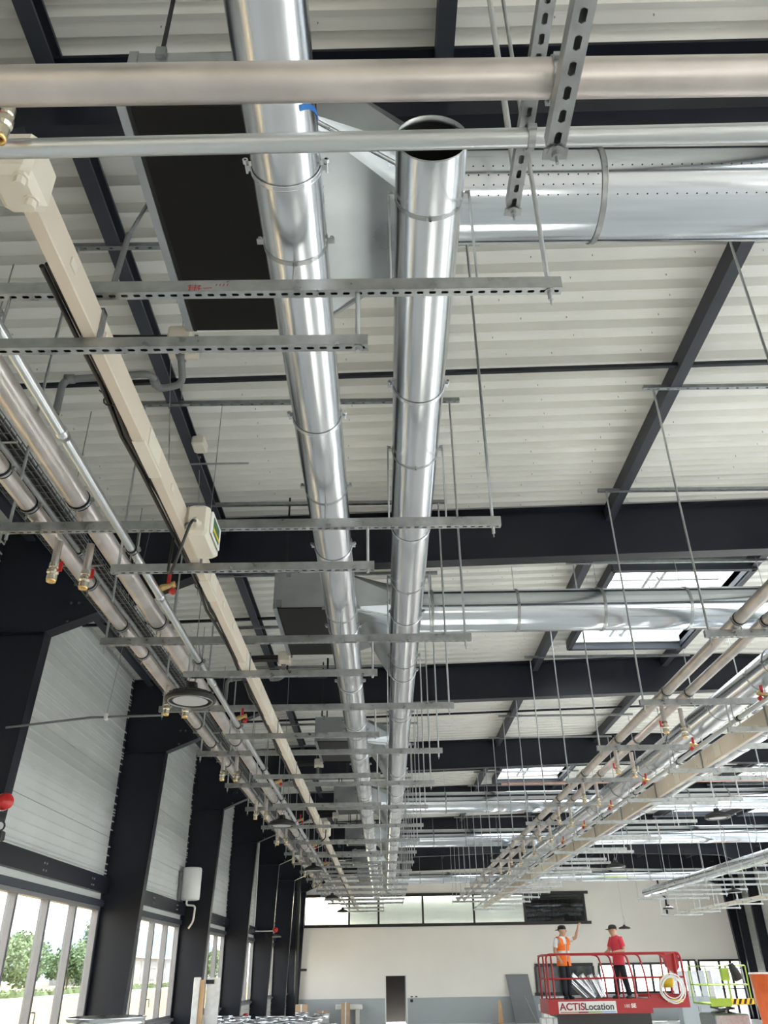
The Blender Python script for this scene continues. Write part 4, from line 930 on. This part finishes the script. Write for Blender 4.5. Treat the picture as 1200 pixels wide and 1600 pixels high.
# red scissor lift with its load
LX0, LX1, LXE, LY0, LY1, DK = 4.26, 6.95, 7.95, 24.6, 25.9, 1.47
t = thing('scissor_lift', 'red scissor lift carrying two workers in front of the end wall', 'lift', (5.6, 25.2, 0)); rl = t
MB().box(LX0, LX1, LY0+.03, LY1, DK-.06, DK).build('platform_deck', 'galv_dark', t)
MB().box(LX0, LX1, LY0, LY0+.03, 1.17, DK+.03).build('side_board', 'lift_red', t); MB().box(LX0, LX1, LY1, LY1+.03, 1.17, DK+.03).build('side_board', 'lift_red', t)
MB().box(LX0-.03, LX0, LY0, LY1+.03, 1.17, DK+.03).build('end_board', 'lift_red', t)
MB().box(LX1-.1, LXE, LY0+.05, LY1-.03, DK-.0, DK+.03).build('extension_deck', 'galv_dark', t)
MB().box(LX1, LXE, LY0+.04, LY0+.07, 1.28, DK+.10).build('extension_board', 'lift_red', t); MB().box(LX1, LXE, LY1-.05, LY1-.02, 1.28, DK+.10).build('extension_board', 'lift_red', t); MB().box(LXE-.03, LXE, LY0+.05, LY1-.03, 1.28, DK+.10).build('extension_end', 'lift_red', t)
RT, RM = 2.54, 1.97
for y in (LY0+.03, LY1-.03):
    tube(MB(), [(LX0+.03, y, DK), (LX0+.03, y, RT), (LX1+.9, y, RT), (LXE-.05, y, RT-.12), (LXE-.03, y, DK+.05)], .026, .12).build('guard_rail', 'lift_red', t)
    MB().cyl((LX0+.03, y, RM), (LXE-.03, y, RM), .020, 8).build('mid_rail', 'lift_red', t)
    for x in (LX0+.16, LXE-.22): MB().cyl((x, y, DK), (x, y, RT), .024, 8).build('rail_post', 'lift_red', t)
    for x in (5.98, 6.44, 6.78): tube(MB(), [(x-.22, y, RT), (x, y, RT-.03), (x+.10, y, RT-.5), (x+.12, y, DK)], .024, .2).build('bent_post', 'lift_red', t)
for x in (LX0+.03, LXE-.05):
    for z in (RT-.02 if x < 5 else RT-.14, RM): MB().cyl((x, LY0+.03, z), (x, LY1-.03, z), .024, 8).build('end_rail', 'lift_red', t)
MB().prism([(7.38, 2.50), (7.86, 2.52), (7.86, 2.2), (7.72, 2.05), (7.52, 2.22), (7.5, 2.4)], 'y', LY0+.1, LY0+.28).build('control_box', 'lift_red', t)
MB().box(4.6, 6.9, 24.8, 25.7, .25, .55).build('chassis', 'black', t)
for x in (4.8, 6.7):
    for y in (24.74, 25.62): MB().lathe([(0, 0), (.2, 0), (.23, .02), (.23, .12), (.2, .14), (0, .14)], (x, y, .23), (0, 1, 0), 20).build('wheel', 'black', t)
for k in range(3):
    for s in (0, 1):
        for y in (24.9, 25.55): MB().path([(4.75 if (k+s) % 2 else 6.75, y+.06*s, .6+.18*k), (6.75 if (k+s) % 2 else 4.75, y+.06*s, .75+.18*k)], .05, 6).build('scissor_arm', 'black', t)
MB().box(4.45, 6.9, 24.72, 25.8, 1.10, 1.168).build('lift_head', 'black', t)
MB().box(4.45, 6.9, 24.70, 24.72, .45, 1.17).build('side_skirt', 'black', t)
def text(s, x, y, z, size, m, parent, name='lettering', sx=1., bold=0.):
    c = bpy.data.curves.new(name, 'FONT'); c.body = s; c.size = size; c.extrude = .002; c.offset = bold; c.materials.append(M[m])
    tmp = bpy.data.objects.new(name, c); COL.objects.link(tmp); bpy.context.view_layer.update()
    me = bpy.data.meshes.new_from_object(tmp.evaluated_get(bpy.context.evaluated_depsgraph_get())); bpy.data.objects.remove(tmp); bpy.data.curves.remove(c)
    me.materials.clear(); me.materials.append(M[m]); me.transform(Matrix.Rotation(pi/2, 4, 'X') @ Matrix.Diagonal((sx, 1, 1, 1)))
    o = link(name, me, parent); off = ROOT[parent.name]; o.location = (x-off[0], y-off[1], z-off[2])
    ROOT[o.name] = (0, 0, 0)
    return o
sg = thing('hire_sign', 'white sign reading ACTISLocation on the side of the red lift', 'sign', (4.5, LY0-.01, 1.2))
MB().box(4.49, 6.0, LY0-.012, LY0-.001, 1.185, 1.452).build('sign_plate', 'sign_white', sg)
text('ACTIS', 4.52, LY0-.014, 1.262, .225, 'sign_maroon', sg, sx=1.08, bold=.006); text('Location', 5.165, LY0-.014, 1.262, .215, 'sign_black', sg, sx=1.03, bold=.004)
for (a, c, mm) in ((4.52, 5.0, 'card'), (5.0, 5.25, 'sign_maroon'), (5.25, 5.62, 'sign_green'), (5.62, 5.98, 'sign_blue')): MB().box(a, c, LY0-.0145, LY0-.0125, 1.195, 1.228).build('colour_stripe', mm, sg)
text('180', 6.20, LY0-.004, 1.30, .11, 'silver', rl, 'model_number'); text('SE', 6.39, LY0-.004, 1.30, .125, 'sign_white', rl, 'model_number', 1.1, .004)
text('HAULOTTE', 7.42, LY0+.036, 1.40, .07, 'yellow', rl, 'yellow_mark') if False else MB().box(7.38, 7.78, LY0+.034, LY0+.04, 1.40, 1.47).build('yellow_mark', 'yellow', rl)
# coil of hose, yellow bag, bright duct pieces carried on the platform
t = thing('hose_coil', 'white coiled hose hanging on the right end of the red lift', 'hose', (7.5, LY0-.03, 1.7))
for i in range(6): MB().ring((7.52+rnd.uniform(-.05, .06), LY0-.02-.02*i, 1.72+rnd.uniform(-.04, .03)), (rnd.uniform(-.2, .2), 1, rnd.uniform(-.12, .12)), .25+rnd.uniform(-.02, .09), .013, 30, 6).build('hose_loop', 'white', t)
tag(MB().lathe([(0, -.14), (.13, -.13), (.20, -.03), (.19, .08), (.10, .16), (0, .17)], (7.52, LY0+.35, 1.86), (0, 0, 1), 16).build('yellow_bag', 'yellow'), 'yellow bag behind the white hose coil', 'bag')
for i, (xa, xb, w) in enumerate([(4.95, 5.5, .16), (5.12, 5.68, .16), (5.42, 5.78, .15), (5.62, 5.86, .15), (5.86, 5.98, .13)]):
    t = thing('duct_piece', 'bright round duct piece leaning on the red lift platform, %s from left' % ORD[i], 'duct piece', (xb, 25.77-.18*(i % 2), DK)); yq = 25.77-.18*(i % 2)
    MB().path([(xb, yq-.02, DK+.04), (xa, yq, DK+.57)], w/2, 18, False).build('duct_wall', 'duct', t); MB().ring((xa, yq, DK+.57), (xa-xb, 0, .57), w/2, .008, 20, 5).build('duct_rim', 'duct', t)

# ------------------------------------------------------------------ the two workers
def skin(name, nodes, edges, m, parent, sub=2, root=0):
    me = bpy.data.meshes.new(name); off = ROOT[parent.name]
    me.from_pydata([(n[0]-off[0], n[1]-off[1], n[2]-off[2]) for n in nodes], edges, []); me.materials.append(M[m])
    o = link(name, me, parent)
    md = o.modifiers.new('Skin', 'SKIN'); md.use_smooth_shade = True
    for i, n in enumerate(nodes):
        r = n[3]; d = me.skin_vertices[0].data[i]; d.radius = (r, n[4]) if len(n) > 4 else (r, r); d.use_root = (i == root)
    sm = o.modifiers.new('Sub', 'SUBSURF'); sm.levels = sm.render_levels = sub
    return o
def hand_nodes(w, d, side, curl, N, Ed, wi):
    """palm and five fingers grown from wrist node wi along direction d; side = thumb direction"""
    d = Vector(d).normalized(); s = Vector(side); s = (s-d*s.dot(d)).normalized(); nn = d.cross(s)*curl
    w = Vector(w); pm = w+d*.055; N.append((*pm, .026)); pi_ = len(N)-1; Ed.append((wi, pi_))
    for k, (o, L) in enumerate(((.030, .075), (.010, .085), (-.010, .08), (-.030, .065))):
        k1 = w+d*.085+s*o; N.append((*k1, .011)); a = len(N)-1; Ed.append((pi_, a))
        k2 = k1+(d*.8+nn*.35)*L*.55; N.append((*k2, .009)); Ed.append((a, a+1))
        k3 = k2+(d*.35+nn*.8)*L*.5; N.append((*k3, .0075)); Ed.append((a+1, a+2))
    t1 = w+d*.03+s*.04; N.append((*t1, .012)); a = len(N)-1; Ed.append((pi_, a))
    t2 = t1+(d*.6+s*.5)*.05; N.append((*t2, .009)); Ed.append((a, a+1))
def worker(name, label, base, fwd, face, P, top, hi_vis, cap_back):
    """P: joints (forward, left, up) in metres from the point between the feet"""
    t = thing(name, label, 'person', base)
    B = Vector(base); F = Vector((*fwd, 0)).normalized(); Lf = Vector((-F.y, F.x, 0)); U = Vector((0, 0, 1))
    def W(p): return B+F*p[0]+Lf*p[1]+U*p[2]
    A = {k: W(v) for k, v in P.items()}
    N = []; Ed = []
    def nd(p, *r): N.append((p[0], p[1], p[2], *r)); return len(N)-1
    def ch(ids):
        for a_, b_ in zip(ids[:-1], ids[1:]): Ed.append((a_, b_))
    f = Vector((*face, 0)).normalized(); sd = Vector((-f.y, f.x, 0)); hc = A['head']
    pel = nd(A['pelvis'], .12); wa = nd(A['waist'], .115); cs = nd(A['chest'], .13); nk = nd(A['neckbase'], .092); n2 = nd(A['neck'], .070)
    jw = nd(hc+f*.018+U*-.075, .088); h2 = nd(hc, .122); h3 = nd(hc-f*.008+U*.075, .088)
    ch([pel, wa, cs, nk, n2, jw, h2, h3]); ids = {}
    for s_ in 'lr':
        a_ = nd(A['sh'+s_], .066); e_ = nd(A['el'+s_], .050); m_ = nd(A['el'+s_].lerp(A['wr'+s_], .35), .050); w_ = nd(A['wr'+s_], .034); ch([cs, a_, e_, m_, w_]); ids[s_] = w_
        h_ = nd(A['hip'+s_], .095); k_ = nd(A['kn'+s_], .064); c_ = nd(A['kn'+s_].lerp(A['an'+s_], .3), .062); q_ = nd(A['an'+s_], .044); ch([pel, h_, k_, c_, q_])
    for s_ in 'lr':
        hand_nodes(A['wr'+s_], A['wr'+s_]-A['el'+s_], W(P['th'+s_])-B, 1 if s_ == 'l' else -1, N, Ed, ids[s_])
    skin('body', N, Ed, 'skin', t)
    MB().path([hc+f*.096+U*.018, hc+f*.120+U*-.022, hc+f*.098+U*-.032], [.010, .017, .010], 8).build('nose', 'skin', t)
    for q in (-1, 1):
        MB().lathe([(0, .010), (.024, .008), (.034, 0), (.028, -.006), (0, -.006)], hc+sd*q*.098+U*-.008, sd*q, 10).build('ear', 'skin', t)
        MB().lathe([(0, .005), (.010, .003), (.012, 0)], hc+f*.096+sd*q*.034+U*.012, f, 8).build('eye', 'hair', t)
    MB().path([hc+f*.096-sd*.024+U*-.058, hc+f*.102+U*-.060, hc+f*.096+sd*.024+U*-.058], .006, 6).build('mouth', 'lips', t)
    skin('hair', [(*(hc-f*.030+U*.03), .112), (*(hc-f*.045+U*-.045), .088)], [(0, 1)], 'hair', t, 1)
    cp = MB().lathe([(.112, .025), (.116, .05), (.110, .085), (.084, .118), (.04, .134), (0, .136)], hc, (0, 0, 1), 20).build('cap', 'cap', t)
    u = -f if cap_back else f; us = Vector((-u.y, u.x, 0)); v = []; n_ = 9
    for i in range(n_):
        an = -1.0+2.0*i/(n_-1); d1 = u*cos(an)+us*sin(an); tip = hc+d1*.112+u*(.085*cos(an*1.3))
        v += [hc+d1*.108+U*.028, tip+U*.006, hc+d1*.108+U*.036, tip+U*.013]
    fs = []
    for i in range(n_-1): fs += [(4*i, 4*i+1, 4*i+5, 4*i+4), (4*i+2, 4*i+6, 4*i+7, 4*i+3), (4*i+1, 4*i+3, 4*i+7, 4*i+5)]
    MB().add(v, fs).build('cap_peak', 'cap', cp)
    # trousers with creased hems
    N = []; Ed = []
    p_ = nd(A['pelvis']+U*.0, .140); pp = nd(A['waist']+U*-.05, .125); Ed.append((p_, pp))
    for s_ in 'lr':
        h_ = nd(A['hip'+s_], .100); k_ = nd(A['kn'+s_], .088); c_ = nd(A['kn'+s_].lerp(A['an'+s_], .55), .080); q_ = nd(A['an'+s_]+U*-.02, .076); ch([p_, h_, k_, c_, q_])
    skin('trousers', N, Ed, 'navy', t)
    for s_ in 'lr':
        b_ = A['an'+s_]; g = (F+Lf*(.25 if s_ == 'l' else -.25)).normalized()
        skin('shoe', [(*(b_-g*.06+U*-.05), .056), (*(b_+g*.05+U*-.048), .058), (*(b_+g*.16+U*-.062), .046)], [(0, 1), (1, 2)], 'black', t, 1)
    def loft(m, rings, a0=0., a1=2*pi, n=28):
        """rings: (height, half width, half depth, forward shift)"""
        vs = []; full = abs(a1-a0-2*pi) < 1e-6; cnt = n if full else n+1
        for (h, hw, hd, sh) in rings:
            for i in range(cnt):
                an = a0+(a1-a0)*i/n; cx, sx_ = cos(an), sin(an)
                vs.append(B+F*(sh+hd*cx)+Lf*(hw*sx_)+U*h)
        fs = [(k*cnt+i, k*cnt+(i+1) % cnt, (k+1)*cnt+(i+1) % cnt, (k+1)*cnt+i) for k in range(len(rings)-1) for i in range(n)]
        return m.add(vs, fs, True)
    o = P['chest'][0]
    z0 = .80 if not hi_vis else .90
    rings = [(z0, .185, .135, o), (1.0, .178, .128, o), (1.15, .182, .130, o), (1.32, .205, .138, o), (1.42, .200, .122, o), (1.465, .165, .100, o), (1.50, .095, .078, o+.01), (1.515, .075, .068, o+.015)]
    m = loft(MB(), rings)
    for s_ in 'lr':
        a_, e_ = A['sh'+s_], A['el'+s_]; q = a_.lerp(e_, .66); inn = a_.lerp(A['chest'], .30)-U*.01
        m.path([inn, a_, a_.lerp(e_, .3), q], [.062, .076, .072, .070], 14, True)
    m.build('shirt', top, t)
    if hi_vis:
        m = MB(); G = .022
        loft(m, [(h, w+G, d+G, o) for (h, w, d, _) in [(.80, .195, .145, 0), (.92, .186, .138, 0)]+rings[1:4]], .10, 2*pi-.10)
        ve = m.build('safety_vest', 'vest', t)
        for q in (-1, 1):
            pts = [B+F*(o+.155)+Lf*q*.115+U*1.30, B+F*(o+.135)+Lf*q*.120+U*1.43, B+F*(o+.03)+Lf*q*.125+U*1.505, B+F*(o-.09)+Lf*q*.125+U*1.47, B+F*(o-.15)+Lf*q*.13+U*1.30]
            m = MB(); vs = []
            for p2 in pts: vs += [p2-Lf*.055, p2+Lf*.055]
            m.add(vs, [(2*i, 2*i+1, 2*i+3, 2*i+2) for i in range(4)], True); m.build('shoulder_strap', 'vest', ve)
        m = loft(MB(), [(1.30, .21, .12, o-.045), (1.44, .17, .10, o-.045), (1.49, .10, .085, o-.04)], pi*.62, pi*1.38); m.build('back_yoke', 'vest', ve)
        for h in (1.13, .90): loft(MB(), [(h-.032, .208, .157, o), (h+.032, .208, .157, o)], .12, 2*pi-.12).build('reflective_band', 'silver', ve)
    return t
W1 = dict(pelvis=(0, 0, .93), waist=(0, 0, 1.08), chest=(0, 0, 1.32), neckbase=(.005, 0, 1.47), neck=(.02, .005, 1.53), head=(.045, .02, 1.655),
          shl=(.0, .185, 1.42), ell=(.19, .36, 1.47), wrl=(.255, .43, 1.72), thl=(.3, -1, .2), shr=(0, -.185, 1.42), elr=(-.02, -.265, 1.14), wrr=(.14, -.25, .94), thr=(.3, 1, 0),
          hipl=(0, .085, .86), knl=(.02, .09, .48), anl=(-.02, .085, .10), hipr=(0, -.085, .86), knr=(.03, -.09, .48), anr=(.02, -.09, .10))
worker('person', 'worker in orange safety vest and backwards cap, one arm raised, on the red lift', (4.86, 25.15, DK), (.5, -.87), (.93, -.36), W1, 'tee_white', True, True)
W2 = dict(pelvis=(0, 0, .93), waist=(-.01, 0, 1.08), chest=(-.005, 0, 1.32), neckbase=(.01, 0, 1.47), neck=(.03, 0, 1.525), head=(.06, 0, 1.645),
          shl=(0, .185, 1.42), ell=(-.04, .245, 1.13), wrl=(.235, .25, 1.115), thl=(0, -1, .4), shr=(0, -.185, 1.42), elr=(.08, -.25, 1.14), wrr=(.30, -.10, 1.115), thr=(0, 1, .4),
          hipl=(0, .09, .86), knl=(-.03, .12, .48), anl=(-.12, .13, .10), hipr=(0, -.09, .86), knr=(.08, -.10, .48), anr=(.08, -.12, .10))
worker('person', 'worker in red shirt and dark cap holding the rail of the red lift', (6.33, 25.02, DK), (-.9, -.44), (-1, .05), W2, 'tee_red', False, False)

# ------------------------------------------------------------------ outside, seen through the windows
ext = MB().box(-400, WL-.25, -150, 400, -.75, -.55).build('ground_outside', 'field'); ext['kind'] = 'structure'
e2 = MB().box(WR+.25, 300, -150, 300, -.75, -.55).build('ground_outside', 'road'); e2['kind'] = 'structure'
e3 = MB().box(WL-.25, WR+.25, YE+3.5, 300, -.75, -.55).build('ground_outside', 'road'); e3['kind'] = 'structure'
MB().box(-56, -49, -100, 600, -.55, -.50).build('road_outside', 'road')['kind'] = 'structure'
m = MB(); n = 60; v = []
for i in range(n):
    y = -200+3400*i/(n-1); h = 55+28*sin(i*.21)+12*sin(i*.63+1)+6*sin(i*1.7)
    v += [(-380, y, -1), (-440, y, h), (-600, y, h*.9)]
m.add(v, [(3*i+k, 3*i+3+k, 3*i+4+k, 3*i+1+k) for i in range(n-1) for k in range(2)], True); m.build('hills', 'hill')['kind'] = 'structure'
def tree(x, y, h, w, label, lm, slim=False, seed=0):
    r = random.Random(seed); t = thing('tree', label, 'tree', (x, y, -.55), 'trees beyond the field')
    MB().path([(x, y, -.55), (x+.1, y, h*.3), (x, y+.1, h*.6)], [.22, .16, .07], 7).build('trunk', 'bark', t)
    m = MB(); nl = 2600
    blobs = [(r.uniform(-.55, .55)*w, r.uniform(-.55, .55)*w, r.uniform(.25, .85)*h, r.uniform(.35, .6)*w) for _ in range(9)] if not slim else [(0, 0, h*(.2+.1*i), w*.6) for i in range(8)]
    for _ in range(nl):
        bx_, by_, bz_, br_ = r.choice(blobs); d = Vector((r.gauss(0, 1), r.gauss(0, 1), r.gauss(0, 1))).normalized()*br_*r.uniform(.6, 1.05)
        c = Vector((x+bx_, y+by_, bz_))+d; a = Vector((r.gauss(0, 1), r.gauss(0, 1), r.gauss(0, 1))).normalized(); b_ = a.orthogonal().normalized(); s = w*.07
        m.add([c-a*s, c+b_*s*.6, c+a*s, c-b_*s*.6], [(0, 1, 2, 3)])
    m.build('foliage', lm, t)
for i, (x, y, h, w, sl, lb, lm) in enumerate([
    (-64, 151, 7.2, 5.5, 0, 'bright green bushy tree seen through the first window', 'leaf2'), (-66, 172, 9.2, 5.5, 0, 'tall dark bushy tree seen through the first windows', 'leaf'), (-64, 186, 7.5, 5.0, 0, 'mid green bush right of the tall tree outside', 'leaf'),
    (-70, 214, 14.5, 2.4, 1, 'slim pointed cypress outside, seen through the fourth pane', 'leaf'), (-66, 206, 8.0, 5.5, 0, 'pale green bushy tree beside the cypress', 'leaf2'), (-66, 138, 8.0, 6.0, 0, 'broad dark tree at far left outside', 'leaf'), (-64, 330, 10, 6, 0, 'green tree seen through the third window bay', 'leaf2')]):
    tree(x, y, h, w, lb, lm, bool(sl), i)
m = MB()
r = random.Random(5)
for i in range(900):
    x, y = -58.5+r.uniform(-2.2, 2.2), r.uniform(80, 300); h = r.uniform(.4, 1.3)
    m.add([(x-.5, y-.5, -.55), (x+.5, y+.5, -.55), (x+r.uniform(-.3, .3), y+r.uniform(-.3, .3), -.55+h)], [(0, 1, 2)])
m.build('roadside_grass', 'leaf2', kind='stuff')
t = thing('far_building', 'long pale two storey building across the field, seen through the second bay', 'building', (-100, 400, -.5))
MB().box(-120, -96, 330, 520, -.5, 8.2).build('wall', 'facade', t); MB().box(-121, -95, 329, 521, 8.2, 8.9).build('roof', 'white', t)
for i in range(14): MB().box(-96, -95.9, 335+13*i, 345+13*i, 4.6, 7.0).build('window', 'pvc', t)
for i in range(14): MB().box(-96, -95.9, 335+13*i, 345+13*i, .6, 3.0).build('window', 'pvc', t)
t = thing('boundary_fence', 'low post and wire fence along the road outside', 'fence', (-57.2, 90, -.55))
for i in range(34): MB().cyl((-57.2, 90+6*i, -.55), (-57.2, 90+6*i, .95), .06, 6).build('post', 'galv', t)
for z in (.1, .6): MB().cyl((-57.2, 90, z), (-57.2, 288, z), .025, 4).build('wire', 'galv', t)
